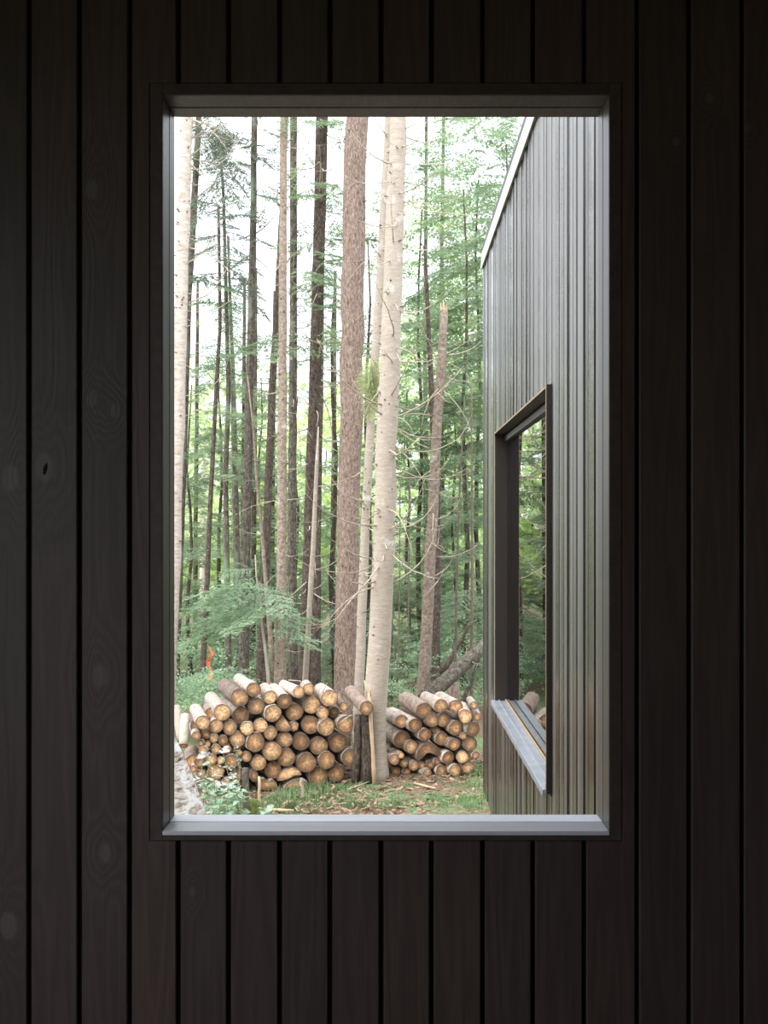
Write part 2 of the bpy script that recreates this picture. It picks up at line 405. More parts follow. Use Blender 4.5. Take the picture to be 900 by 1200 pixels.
# ------------------------------------------------------------------ the room and its boarded wall
YF, YB = 2.8, 2.954
S = YF / F
OX0, OX1, OZ0, OZ1 = -0.624, 0.597, EYE - 0.8295, EYE + 1.183       # clear opening
cw = 14.5 * S
RX0, RX1, RY0, RZ1 = -2.3, 2.0, -2.6, 3.15
BT = 0.014                                                            # board thickness
CX0, CX1, CZ0, CZ1 = OX0 - cw, OX1 + cw, OZ0 - 11.5*S, OZ1 + 13*S      # outer edges of the casing
wall = boxes('wall_front', [(RX0, OX0-.026, YF+BT, YB, -.3, RZ1), (OX1+.026, RX1, YF+BT, YB, -.3, RZ1),
                            (OX0-.026, OX1+.026, YF+BT, YB, -.3, OZ0-.021), (OX0-.026, OX1+.026, YF+BT, YB, OZ1+.026, RZ1)], M['gap'])
tag(wall, 'dark stained vertical board wall around the window opening', 'wall', kind='structure')
gaps = [34-59.6*k for k in range(8, 0, -1)] + [34,93,152,209,268,328,387,447,506,566,625,685,747,808,870] + [870+60.5*k for k in range(1, 6)]
GH = 2.6 * S
for a, b in zip(gaps[:-1], gaps[1:]):
    x0 = max((a - VPX) * S + GH, RX0 + .002); x1 = min((b - VPX) * S - GH, RX1 - .002)
    if x1 - x0 < .03: continue
    dy = random.uniform(-.0012, .0012); y0, y1 = YF + dy, YF + BT
    e = .0012
    if x1 < CX0 or x0 > CX1:
        box('board', x0, x1, y0, y1, 0, RZ1, M['inner'], wall, .003)
    elif x0 >= CX0 and x1 <= CX1:
        box('board', x0, x1, y0, y1, CZ1+e, RZ1, M['inner'], wall, .003)
        box('board', x0, x1, y0, y1, 0, CZ0-e, M['inner'], wall, .003)
    elif x0 < CX0:        # notched round the casing, left
        prism('board', [(x0,0),(x1,0),(x1,CZ0-e),(CX0-e,CZ0-e),(CX0-e,CZ1+e),(x1,CZ1+e),(x1,RZ1),(x0,RZ1)], y0, y1, M['inner'], wall, .0025)
    else:
        prism('board', [(x0,0),(x1,0),(x1,RZ1),(x0,RZ1),(x0,CZ1+e),(CX1+e,CZ1+e),(CX1+e,CZ0-e),(x0,CZ0-e)], y0, y1, M['inner'], wall, .0025)

kb = [o for o in wall.children if abs(o.location.x - (64 - VPX)*S) < .03][0]
kx, kz = (53 - VPX)*S, EYE - (549 - VPY)*S
V, Fc = tube_data([Vector((kx-.004, YF-.0008, kz-.016)), Vector((kx, YF-.0008, kz-.002)), Vector((kx+.004, YF-.0008, kz+.014))], [.0035, .0055, .0025], 6, .25)
ko = meshobj('knot_hole', V, Fc, M['gap'], kb, kb.location)
ko.scale = (1, .35, 1); ko.location = (0, (YF-.0006 - kb.location.y)*.65, 0)

# other sides of the room (an unseen window is added behind on the left to light it)
def struct(o, label, cat): return tag(o, label, cat, kind='structure')
WY0, WY1, WZ0, WZ1 = -2.4, 1.7, 0.25, 2.85
struct(boxes('wall_left', [(RX0-.15, RX0, RY0, WY0, -.3, RZ1), (RX0-.15, RX0, WY1, YB, -.3, RZ1), (RX0-.15, RX0, WY0, WY1, -.3, WZ0), (RX0-.15, RX0, WY0, WY1, WZ1, RZ1)], M['plaster']),
       'plywood side wall of the room, left of the camera', 'wall')
struct(box('wall_right', RX1, RX1+.15, RY0, YB, -.3, RZ1, M['plaster']), 'plywood side wall of the room, right of the camera', 'wall')
struct(box('wall_back', RX0-.15, RX1+.15, RY0-.15, RY0, -.3, RZ1, M['plaster']), 'plywood wall behind the camera', 'wall')
struct(box('floor', RX0, RX1, RY0, YF+BT, -.12, 0, M['floorwood']), 'dark floorboards of the room', 'floor')
struct(box('ceiling', RX0-.15, RX1+.15, RY0-.15, YB, RZ1, RZ1+.15, M['ceil']), 'pale plywood ceiling of the room', 'ceiling')
w2 = empty('unseen_window', (RX0-.1, (WY0+WY1)/2, WZ0)); struct(w2, 'unseen side window behind the camera on the left, sized to light the room', 'window')
for nm, b in (('frame_rail', (WY0, WY1, WZ0, WZ0+.05)), ('frame_rail', (WY0, WY1, WZ1-.05, WZ1)), ('frame_stile', (WY0, WY0+.05, WZ0+.05, WZ1-.05)), ('frame_stile', (WY1-.05, WY1, WZ0+.05, WZ1-.05))):
    o = box(nm, RX0-.13, RX0-.07, *b, M['casing']); o.parent = w2; o.location -= w2.location

# window 1: casing, jambs, head, sill, pane
win = empty('window_1', (0, YF, OZ0)); struct(win, 'tall dark framed window looking out on the log piles', 'window')
def wbox(name, x0, x1, y0, y1, z0, z1, mat, bevel=.0015):
    o = box(name, x0, x1, y0, y1, z0, z1, mat, win, bevel); o.location -= win.location; return o
pr = .002
wbox('casing', CX0, OX0, YF-pr, YF+.006, CZ0, CZ1, M['casing'])
wbox('casing', OX1, CX1, YF-pr, YF+.006, CZ0, CZ1, M['casing'])
wbox('casing', OX0, OX1, YF-pr, YF+.006, OZ1, CZ1, M['casing'])
wbox('casing', OX0, OX1, YF-pr, YF+.006, CZ0, OZ0-.012, M['casing'])
YG0, YG1 = 2.883, 2.889                                                # the groove that holds the pane
for xa, s in ((OX0, -1), (OX1, 1)):
    for ya, yb in ((YF+.0005, YG0), (YG1, YB)):
        x0, x1 = sorted((xa, xa + s*.025)); wbox('jamb', x0, x1, ya if ya > YF+.01 else YF+.0061, yb, OZ0-.02, OZ1+.025, M['jamb'])
    x0, x1 = sorted((xa + s*.006, xa + s*.02)); wbox('glazing_groove', x0, x1, YG0, YG1, OZ0-.02, OZ1+.025, M['gap'], 0)
for ya, yb in ((YF+.0061, YG0), (YG1, YB)):
    wbox('head', OX0, OX1, ya, yb, OZ1, OZ1+.025, M['jamb'])
wbox('glazing_groove', OX0, OX1, YG0, YG1, OZ1+.006, OZ1+.02, M['gap'], 0)
wbox('sill', OX0, OX1, YF-.004, YG0, OZ0-.012, OZ0, M['sill'])
wbox('sill', OX0, OX1, YG1, YB+.004, OZ0-.020, OZ0, M['sill'])
wbox('glazing_groove', OX0, OX1, YG0, YG1, OZ0-.02, OZ0-.004, M['gap'], 0)
wbox('glass_pane', OX0-.005, OX1+.005, YG0+.002, YG1-.002, OZ0-.0035, OZ1+.0055, M['glass'], 0)

# ------------------------------------------------------------------ the wing on the right
WX = 0.770                                # outer face of its boards
WYA, WYE = YB + .002, 8.55
WB, WT = EYE - 2.19, EYE + 2.165           # bottom and top of the boards
NY0, NY1, NZ0, NZ1 = 4.93, 7.45, EYE - 1.26, EYE + .675   # window hole
wing = boxes('wall_wing', [(WX+.022, WX+.16, WYA, NY0-.013, WB, WT), (WX+.022, WX+.16, NY1+.013, WYE-.02, WB, WT),
                           (WX+.022, WX+.16, NY0-.013, NY1+.013, WB, NZ0-.036), (WX+.022, WX+.16, NY0-.013, NY1+.013, NZ1+.013, WT)], M['gap'])
struct(wing, 'weathered charcoal board wall of the wing at right', 'wall')
struct(boxes('wall_wing_end', [(WX+.16, 4.5, WYE-.16, WYE-.02, WB, WT)], M['clad']), 'far gable end of the charcoal wing', 'wall')
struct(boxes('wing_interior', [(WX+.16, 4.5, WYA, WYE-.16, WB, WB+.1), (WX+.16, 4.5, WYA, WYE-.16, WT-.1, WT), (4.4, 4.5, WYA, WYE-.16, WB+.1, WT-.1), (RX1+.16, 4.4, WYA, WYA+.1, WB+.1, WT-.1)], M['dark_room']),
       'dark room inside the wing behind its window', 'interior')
struct(box('wing_foundation', WX+.35, 4.4, WYA, WYE-.4, -1.3, WB, M['concrete']), 'concrete footing set back under the wing', 'foundation')
pitch = .0755
y = WYA
while y < WYE - .02:
    yb = min(y + pitch - .010, WYE); px_ = WX + random.uniform(-.003, .003)
    mid = (y + yb) / 2
    if NY0 - .02 < mid < NY1 + .02:
        bl = [box('cladding_board', px_, WX+.024, y, yb, WB, NZ0-.036, M['clad'], wing), box('cladding_board', px_, WX+.024, y, yb, NZ1+.016, WT, M['clad'], wing)]
    else:
        bl = [box('cladding_board', px_, WX+.024, y, yb, WB, WT, M['clad'], wing)]
    for b_ in bl: b_.rotation_euler.z = random.gauss(0, math.radians(1.7))
    y += pitch
fa = box('roof_fascia', WX-.014, WX+.14, WYA, WYE+.03, WT+.005, WT+.115, M['fascia'], None, .003)
struct(fa, 'pale metal roof edge along the top of the charcoal wing', 'roof edge')
o = box('drip_edge', WX-.018, WX-.0145, WYA, WYE+.03, WT-.012, WT+.03, M['fascia'], fa); o.location -= fa.location
struct(box('wing_roof', WX+.0, 4.6, WYA, WYE+.03, WT+.116, WT+.2, M['bronze']), 'flat roof of the charcoal wing', 'roof')

wwin = empty('window_3', (WX, NY0, NZ0)); struct(wwin, 'recessed window with zinc sill in the charcoal wing wall', 'window')
def vbox(name, x0, x1, y0, y1, z0, z1, mat, bevel=0):
    o = box(name, x0, x1, y0, y1, z0, z1, mat, wwin, bevel); o.location -= wwin.location; return o
RC = .075                                  # recess of the glass
c0 = WX - .022; t_ = .012
vbox('frame_stile', c0, WX+.10, NY0-t_, NY0, NZ0-.02, NZ1+t_, M['bronze'])
vbox('frame_stile', c0+.010, WX+.10, NY1, NY1+t_, NZ0, NZ1+t_, M['bronze'])
vbox('frame_rail', c0+.004, WX+.10, NY0, NY1, NZ1, NZ1+t_, M['bronze'])
vbox('frame_edge', c0-.003, c0, NY0-.006, NY0, NZ0-.02, NZ1+t_, M['frame_edge'])
vbox('frame_edge', c0+.007, c0+.010, NY1, NY1+t_, NZ0, NZ1+t_, M['frame_edge'])
vbox('frame_edge', c0+.001, c0+.004, NY0, NY1, NZ1, NZ1+t_*.7, M['frame_edge'])
vbox('sash_rail', WX+RC-.016, WX+RC+.02, NY0, NY1, NZ1-.05, NZ1-.012, M['bronze'])
vbox('sill', c0-.014, WX+RC+.02, NY0, NY1+.03, NZ0-.028, NZ0, M['zinc'], .002)
vbox('sill_lip', c0-.018, c0-.0145, NY0, NY1+.03, NZ0-.034, NZ0-.004, M['zinc'])
vbox('sill_ridge', WX+.012, WX+.020, NY0, NY1, NZ0, NZ0+.008, M['zinc'])
vbox('sill_ridge', WX+RC-.014, WX+RC-.004, NY0, NY1, NZ0, NZ0+.010, M['frame_edge'])
vbox('glass_pane', WX+RC, WX+RC+.006, NY0, NY1, NZ0, NZ1-.012, M['wing_glass'])

# ------------------------------------------------------------------ trees
ORD = ['first','second','third','fourth','fifth','sixth','seventh','eighth','ninth','tenth','eleventh','twelfth','thirteenth','fourteenth','fifteenth','sixteenth','seventeenth','eighteenth','nineteenth','twentieth']
def unit(v): return v / (np.linalg.norm(v) + 1e-9)
def needle_spray(seed, twigs=26, per=10, nl=.05, nw=.011):
    r = np.random.default_rng(seed); T = []
    for i in range(twigs):
        s = .08 + .92 * (i + r.random()) / twigs
        side = 1 if i % 2 else -1
        base = np.array([s, 0, -.18*s*s])
        L = (.10 + .38 * (1 - s) ** .8) * (.8 + .4*r.random())
        ang = math.radians(52 + r.normal() * 8)
        d = unit(np.array([math.cos(ang), side*math.sin(ang), -.12 + .12*r.normal()]))
        e = base + d*L
        w = unit(np.cross(d, [0, 0, 1])) * .0035
        T.append([base - w, base + w, e])
        for k in range(per):
            q = base + d * L * (k + .5) / per + np.array([0, 0, -.10*L*((k+.5)/per)**2])
            for sg in (-1, 1):
                nd = unit(d * .75 + sg * unit(np.cross(d, [0, 0, 1])) * .75 + r.normal(size=3) * .22)
                l = nl * (.7 + .6*r.random()); ww = unit(np.cross(nd, r.normal(size=3))) * nw * .5
                T.append([q - ww, q + ww, q + nd*l])
    w = np.array([0, .006, 0]); pr_ = None
    for s in np.linspace(0, 1, 5):
        p = np.array([s, 0, -.18*s*s])
        if pr_ is not None: T.append([pr_ - w, pr_ + w, p])
        pr_ = p
    return np.array(T)

def leaf_spray(seed, n=70, ll=.085, lw=.06):
    r = np.random.default_rng(seed); T = []
    for i in range(n):
        s = .1 + .9*r.random()
        a = r.uniform(-1, 1) * (.46 * (1.05 - s*.6))
        p = np.array([s, a, -.15*s*s + r.normal()*.045])
        d = unit(np.array([.6 + .5*r.random(), np.sign(a)*.6 + .4*r.normal(), -.35 + .35*r.normal()]))
        u = unit(np.cross(d, np.array([0, 0, 1]) + r.normal(size=3)*.35))
        l = ll*(.6 + .7*r.random()); w = lw*(.6 + .7*r.random())
        m = p + d*l*.45
        T.append([p, m + u*w*.5, p + d*l]); T.append([p, p + d*l, m - u*w*.5])
        if i % 4 == 0:
            q = np.array([s*.6, 0, -.15*.36*s*s]); ww = np.array([.004, 0, .002]); T.append([q - ww, q + ww, p])
    return np.array(T)

NS = [needle_spray(i, 28, 10, .058, .015) for i in range(4)]
NSF = [needle_spray(20 + i, 18, 7, .08, .024) for i in range(3)]     # coarser, for far trees
LS = [leaf_spray(40 + i, 84, .075, .05) for i in range(4)]
LSF = [leaf_spray(60 + i, 46, .15, .11) for i in range(3)]

def place(tmpl, pos, az, pitch_, roll, s):
    R = np.array((Euler((roll, pitch_, az), 'XYZ')).to_matrix())
    return (tmpl * s) @ R.T + np.array(pos)

def crown(root, axis, z0, z1, r0, r1, n, tm, mat, pitch_=.15, pj=.22, name='foliage', az=None, fill=.0, bias=1.0):
    """axis(z)->(x,y); sprays start on the trunk, lengths r0 (bottom) .. r1 (top)"""
    A = []
    for i in range(n):
        t = random.random()**bias; z = z0 + (z1 - z0)*t
        L = (r0 + (r1 - r0)*t) * random.uniform(.65, 1.15)
        a = random.uniform(0, 2*PI) if az is None else random.uniform(*az)
        x, y = axis(z)
        st = random.uniform(0, fill) * L
        A.append(place(random.choice(tm), (x + math.cos(a)*st, y + math.sin(a)*st, z), a, pitch_ + random.gauss(0, pj), random.gauss(0, .25), L))
    o = soup(name, np.concatenate(A), mat, root, root.location)
    o['kind'] = 'stuff'
    return o

def dead_branch(root, p, az, L, r, mat, droop=.12, curl=.35, twigs=2):
    """arches off the trunk, sags, and turns up toward its tip"""
    n = 8; pts, rad = [p.copy()], [r]; el = random.uniform(-.75, .35); a = az; q = p.copy()
    up = random.uniform(.5, 1.5)*(1 if random.random() < .8 else -.7); tw = random.uniform(-.7, .7)
    for i in range(1, n):
        t = i/(n-1); el += up/(n-1); a += tw/(n-1) + random.gauss(0, .06)
        q = q + Vector((math.cos(a)*math.cos(el), math.sin(a)*math.cos(el), math.sin(el) + random.gauss(0, .06)))*(L/(n-1))
        pts.append(q.copy()); rad.append(r*(1 - .82*t))
    V, Fc = tube_data(pts, rad, 5)
    for k in range(twigs):
        i = random.randint(2, n - 2); q = pts[i]
        a2 = az + random.choice((-1, 1))*random.uniform(.5, 1.1); l2 = L*random.uniform(.2, .5); z2 = random.uniform(-.5, .5)
        e = q + Vector((math.cos(a2)*l2, math.sin(a2)*l2, z2*l2))
        tube_data([q, (q+e)/2 + Vector((0, 0, -.07*l2)), e], [rad[i]*.65, rad[i]*.5, rad[i]*.15], 4, 0, True, V, Fc)
    return meshobj('branch', V, Fc, mat, root, root.location, True)

class Trunk: pass
def tree(name, label, pts, Y, mat, cat='tree', group='trunks of the forest behind the log piles', top_z=8.5, flare=1.25, seg=14, stubs=0, jit=.03,
         nbr=0, br_py=(150, 760), br_L=(.25, .7), br_r=.006, br_mat=None, br_az=None, foot=True):
    """pts: list of (px, py, width px), from top to bottom"""
    W = [(P(a, b, Y), w / 2 / F * Y) for a, b, w in pts]
    W.reverse()                                   # now bottom to top
    g0 = gz(Y)
    if foot and W[0][0].z > g0:
        d = W[0][0] - W[1][0]; d = d / abs(d.z); h = W[0][0].z - g0 + .06
        W.insert(0, (W[0][0] + d*h, W[0][1]*(1.05 if h > .4 else 1)))
    if top_z and W[-1][0].z < top_z:
        d = W[-1][0] - W[-2][0]; d = d / abs(d.z); h = top_z - W[-1][0].z
        W.append((W[-1][0] + d*h, max(W[-1][1]*.72, .008)))
    # resample
    pts3, rad = [], []
    for i in range(len(W) - 1):
        (p, r), (q, s) = W[i], W[i+1]
        k = max(1, int((q - p).length / .28))
        for j in range(k):
            t = j / k; pts3.append(p.lerp(q, t)); rad.append(r + (s - r)*t)
    pts3.append(W[-1][0]); rad.append(W[-1][1])
    for i in range(len(pts3)):
        h = pts3[i].z - g0
        if flare and h < .45: rad[i] *= 1 + (flare - 1) * max(0, 1 - max(h, 0)/.45) ** 1.6
        if 0 < i < len(pts3) - 1: pts3[i] = pts3[i] + Vector((random.gauss(0, .05), random.gauss(0, .05), 0)) * rad[i]
    root = empty(name, pts3[0]); tag(root, label, cat, group)
    V, Fc = tube_data(pts3, rad, seg, jit)
    meshobj('trunk', V, Fc, mat, root, root.location, True)
    def axis(z):
        for i in range(len(pts3) - 1):
            if pts3[i].z <= z <= pts3[i+1].z:
                t = (z - pts3[i].z) / max(1e-6, pts3[i+1].z - pts3[i].z); p = pts3[i].lerp(pts3[i+1], t); return p.x, p.y
        p = pts3[-1] if z > pts3[-1].z else pts3[0]; return p.x, p.y
    def radius(z):
        for i in range(len(pts3) - 1):
            if pts3[i].z <= z <= pts3[i+1].z: return rad[i]
        return rad[-1]
    if stubs:
        V, Fc = [], []
        for k in range(stubs):
            z = random.uniform(EYE - (820 - VPY)/F*Y, EYE + (VPY - 130)/F*Y)
            x, y = axis(z); r = radius(z); a = random.uniform(-PI, 0.0)
            d = Vector((math.cos(a), math.sin(a), random.uniform(-.1, .5))).normalized(); q = Vector((x, y, z))
            l = r + random.uniform(.006, .04); s = random.uniform(.006, .012)
            tube_data([q + d*r*.8, q + d*l], [s, s*.6], 5, 0, True, V, Fc)
        o = meshobj('knots', V, Fc, M['twig_dark'], root, root.location, True); o['kind'] = 'stuff'
    for k in range(nbr):
        py = random.uniform(*br_py); z = EYE - (py - VPY)/F*Y
        x, y = axis(z); r = radius(z)
        a = random.uniform(-PI, .35*PI) if br_az is None else random.uniform(*br_az)
        p = Vector((x + math.cos(a)*r*.7, y + math.sin(a)*r*.7, z))
        dead_branch(root, p, a, random.uniform(*br_L), br_r*random.uniform(.7, 1.25), br_mat or M['deadwood'], random.uniform(-.1, .35), random.uniform(.2, .6), random.choice((0, 1, 2)))
    t = Trunk(); t.root, t.axis, t.radius, t.Y = root, axis, radius, Y
    return t
def zpy(py, Y): return EYE - (py - VPY)/F*Y

# --- trunks in front, from left to right
T1 = tree('fir_tree', 'white barked fir with dark knots at the left edge of the window view', [(219,135,15),(214,300,15),(211,400,15),(208.5,500,15),(205,620,15),(200,760,16)], 11.2, M['bark_white'], stubs=60, nbr=23, br_py=(140,520), br_az=(-.6,.9), br_L=(.3,.9), br_r=.008)
T2 = tree('fir_tree', 'slim grey trunk just right of the white barked fir', [(233,135,7),(227,250,8),(221,340,8),(216,500,8),(211,640,9),(206,780,9)], 15.5, M['bark_grey'], nbr=5, br_py=(150,600))
T3 = tree('fir_tree', 'very thin leaning fir stem with drooping boughs against the white sky', [(258,170,2.5),(262,230,3.5),(265,350,4.5),(268,450,5.5),(264,560,6),(266,680,7),(268,790,8)], 15, M['bark_grey'], top_z=0, nbr=6, br_py=(180,500), br_mat=M['twig_dark'])
T4 = tree('fir_tree', 'thin dark stem leaning beside the orange ribbon', [(256,240,3),(258,380,4),(251,500,5),(246,600,5.5),(241,720,6.5),(237,800,7)], 14.5, M['bark_brown'], top_z=0, nbr=6, br_py=(420,740), br_mat=M['twig_dark'])
T5 = tree('fir_tree', 'thin grey stem between the ribbon stem and the straight grey fir', [(271,390,4),(273,450,6),(276,580,7.5),(278,690,8),(279,800,9)], 15.8, M['bark_grey'], top_z=6)
T6 = tree('fir_tree', 'straight grey fir trunk against the white sky left of the pale paired fir', [(298,135,7),(297,250,7.5),(294.5,360,9),(291,520,10),(288,650,11.5),(285,800,13)], 13.8, M['bark_grey'], nbr=28, br_py=(140,640), br_mat=M['twig_dark'], stubs=14, br_L=(.3,.8), br_r=.008)
T7 = tree('fir_tree', 'dark brown trunk leaning out from behind the pale paired fir', [(328,290,6),(325,350,7),(320,440,8.5),(315,560,9),(311,680,10.5),(305,800,12)], 14.2, M['bark_brown'], nbr=3, br_py=(300,700))
T8 = tree('fir_tree', 'pale beige fir standing left of the two dark trunks', [(332,135,8),(331.5,300,9),(331,480,10.5),(330,640,11.5),(329,740,13),(328.5,805,15)], 11.8, M['bark_tan'], nbr=25, br_py=(150,780), br_L=(.15,.45), stubs=36)
T9 = tree('fir_tree', 'slim dark grey trunk just right of the pale beige fir', [(344,135,8),(344,300,8.5),(343,480,9.5),(342,640,10.5),(344,800,12)], 13.2, M['bark_grey'], nbr=21, br_py=(150,640), stubs=12, br_L=(.3,.8))
T10 = tree('fir_tree', 'broad dark brown trunk left of the reddish pine', [(377,135,14),(374,300,14),(368.5,460,14),(363.5,600,14),(360,700,14.5),(357,800,15)], 13.0, M['bark_brown'], nbr=39, br_py=(150,700), br_L=(.3,1.0), br_r=.008, stubs=20)
T11 = tree('fir_tree', 'narrow brown trunk close behind the broad dark brown one', [(375,400,9),(373,520,9.5),(371,650,10.5),(370,800,12)], 14.6, M['bark_brown'], top_z=5.5)
T12 = tree('fir_sapling', 'thin pale pole leaning across the broad dark brown trunk', [(373,500,1.5),(371,550,4.5),(367,640,6),(362,730,6.5),(357,803,7)], 12.2, M['bark_pale'], top_z=0)
T13 = tree('pine_tree', 'thick reddish brown pine with flaky bark', [(418,135,26.5),(415,270,27),(412,420,27),(408.5,600,26),(406,700,25.5),(403.5,800,25)], 12.0, M['bark_red'], seg=22, jit=.035, nbr=9, br_py=(180,760), br_L=(.3,.8), stubs=22, br_r=.0075)
T14 = tree('fir_tree', 'slender pale fir leaning between the reddish pine and the thick pale fir', [(455,135,7.5),(449.5,250,9),(441,400,10),(434,500,10),(428,620,10.5),(424,720,11),(421,805,11.5)], 11.4, M['bark_pale'], nbr=32, br_py=(150,700), br_L=(.3,.9), stubs=26, br_r=.0075, br_az=(-PI, .2))
T15 = tree('fir_tree', 'thick pale beige fir rooted between the two log piles', [(467,135,19.5),(462.5,280,22),(457,420,23.5),(452,540,24.5),(448,680,26),(441.5,800,27),(438,870,27.5),(437,905,29)], 10.4, M['bark_pale'], seg=24, jit=.02, flare=1.35, nbr=54, br_py=(150,700), br_L=(.35,1.15), br_r=.0085, stubs=46, br_az=(-PI*.9, .3))
T16 = tree('snapped_fir', 'brown fir with a snapped top standing right of the thick pale fir', [(520.5,364,9),(518,420,11),(511,520,12),(505,640,13),(500,740,14),(496,805,15)], 12.4, M['bark_tan'], top_z=0, nbr=23, br_py=(400,700), br_L=(.3,.9), stubs=24, br_r=.0075)
for dx, h in ((-4, 9), (-1, 13), (3, 7), (1, 4)):
    p, q = P(520.5 + dx*.8, 368, 12.4), P(520.5 + dx, 364 - h, 12.4)
    V, Fc = tube_data([p, q], [.018, .005], 5, .25); meshobj('splinter', V, Fc, M['split'], T16.root, T16.root.location)
T17 = tree('fir_tree', 'dark slim trunk crossing behind the snapped fir', [(502,380,5),(506,470,7),(512,580,8),(512,680,9),(510,805,11)], 14.5, M['bark_brown'], top_z=5.5, nbr=5, br_py=(400,640), br_mat=M['twig_dark'])
T18 = tree('maple_sapling', 'thin dark sapling stem right of the snapped fir', [(553,560,2.4),(553.5,660,3.2),(553,720,3.6),(552.5,800,4)], 13.5, M['twig_dark'], top_z=3.4, flare=1.1, seg=6)
T19 = tree('maple_sapling', 'thin crooked sapling stem in front of the fallen trunk', [(541,530,2),(538,590,2.4),(535,690,2.8),(533,800,3.4)], 13.2, M['twig_dark'], top_z=3.2, flare=1.1, seg=6)
for px_, w_, lb in ((459,2.6,'thin dark sapling close to the right side of the thick pale fir'), (467,2.2,'middle one of three thin saplings behind the right log pile'), (478,2.8,'thin straight sapling left of the snapped fir')):
    tree('maple_sapling', lb, [(px_+1,690,w_*.7),(px_,805,w_)], 14.0 + (px_ % 5)*.2, M['twig_dark'], top_z=2.2, flare=1.1, seg=6)
T20 = tree('fir_tree', 'very thin distant trunk in the maple leaves below the window head', [(499,250,4),(498,420,5),(500,700,7)], 20, M['bark_brown'], top_z=11)
T21 = tree('fir_tree', 'thin far trunk showing through leaves near the wing roof corner', [(519,200,4),(517,340,5),(516,600,7)], 21, M['bark_brown'], top_z=12)
T22 = tree('birch_tree', 'short white far birch stem at the left of the forest', [(238,590,5),(237,650,5.5),(236,760,6)], 22, M['bark_white'], top_z=3.5)
extra = [(283, 18.5, 6, 'narrow far trunk left of the straight grey fir'), (296, 17.8, 7, 'far brown trunk right of the straight grey fir'), (318, 19.5, 6, 'far grey trunk left of the pale beige fir'), (389, 18, 7, 'far brown trunk left of the reddish pine'), (228, 19, 6, 'far slim trunk right of the white birch stem')]
for px_, Y_, w_, lb in extra:
    tree('fir_tree', lb, [(px_+3, 420, w_*.7), (px_, 800, w_)], Y_, M['bark_brown'], top_z=6, nbr=5, br_py=(450, 740), br_mat=M['twig_dark'])

# leaning dead poles and fallen wood
def pole(name, label, a, b, Ya, Yb, wa, wb, mat, cat='dead tree', nbr=0):
    p, q = P(*a, Ya), P(*b, Yb)
    root = empty(name, q if q.z < p.z else p); tag(root, label, cat)
    n = 7; pts = [p.lerp(q, i/(n-1)) + Vector((random.gauss(0,.012), random.gauss(0,.012), random.gauss(0,.006)))*(1 if 0 < i < n-1 else 0) for i in range(n)]
    rad = [(wa + (wb-wa)*i/(n-1)) / 2 / F * (Ya+Yb)/2 for i in range(n)]
    V, Fc = tube_data(pts, rad, 9, .05); meshobj('stem', V, Fc, mat, root, root.location, True)
    for k in range(nbr):
        i = random.randint(1, n-3); dead_branch(root, pts[i], random.uniform(-PI, PI), random.uniform(.15,.4), .006, M['deadwood'])
    return root
pole('leaning_dead_pole', 'bare orange brown dead pole leaning across the straight grey fir', (290,440), (323,812), 13.0, 13.0, 1.5, 7, M['bark_tan'], nbr=3)
r_h = pole('hemlock_sapling', 'small hemlock with pale lacy boughs and a bare thin stem above the left log pile', (299,650), (316,812), 11.9, 11.6, 1.2, 5, M['bark_pale'], 'tree')
pole('fallen_trunk', 'grey mossy fallen trunk leaning up behind the right log pile', (640,690), (497,820), 13.6, 12.0, 16, 17, M['bark_grey'], nbr=2)
pole('dead_branch', 'thin dead limb propped under the leaning fallen trunk', (565,765), (538,842), 12.9, 12.3, 2, 6, M['bark_brown'])
pole('dead_branch', 'dark limb slanting up from the fallen trunk behind the sapling', (556,728), (515,790), 13.4, 13.4, 2, 9, M['bark_brown'])
st = tree('rotten_stump', 'reddish rotten stump behind the right log pile', [(531,800,13),(532,830,15)], 12.9, M['bark_red'], cat='stump', group=None, top_z=0, jit=.12)

# --- living boughs on the trunks named above
crown(T3.root, T3.axis, zpy(330,15), zpy(128,15), .7, .75, 46, NS, M['needle_dark'], .35)
crown(T3.root, T3.axis, zpy(560,15), zpy(330,15), .8, .7, 40, NS, M['needle'], .2, name='foliage')
crown(T6.root, T6.axis, zpy(300,13.8), zpy(125,13.8), .5, .6, 14, NS, M['needle_dark'], .25, az=(-PI*.9, .2))
crown(T8.root, T8.axis, zpy(160,11.8), zpy(100,11.8), .3, .4, 8, NS, M['needle'], .4)
crown(T9.root, T9.axis, zpy(175,13.2), zpy(110,13.2), .3, .5, 10, NS, M['needle'], .4)
crown(T10.root, T10.axis, zpy(420,13), zpy(120,13), .85, .6, 44, NS, M['needle'], .15)
crown(T14.root, T14.axis, zpy(450,11.4), zpy(405,11.4), .6, .55, 8, NS, M['needle_pale'], 1.2, .2, az=(-PI*1.0, -PI*.55))
A = []
for k in range(17):
    t = random.random(); p = P(299,655,11.9).lerp(P(312,775,11.65), t*.6)
    A.append(place(random.choice(NS), p, random.uniform(-PI, .25*PI) if k % 3 else random.uniform(-PI*1.15, -PI*.75), .18 + random.gauss(0, .16), random.gauss(0, .2), random.uniform(.45, .95)))
o = soup('foliage', np.concatenate(A), M['needle_light'], r_h, r_h.location); o['kind'] = 'stuff'

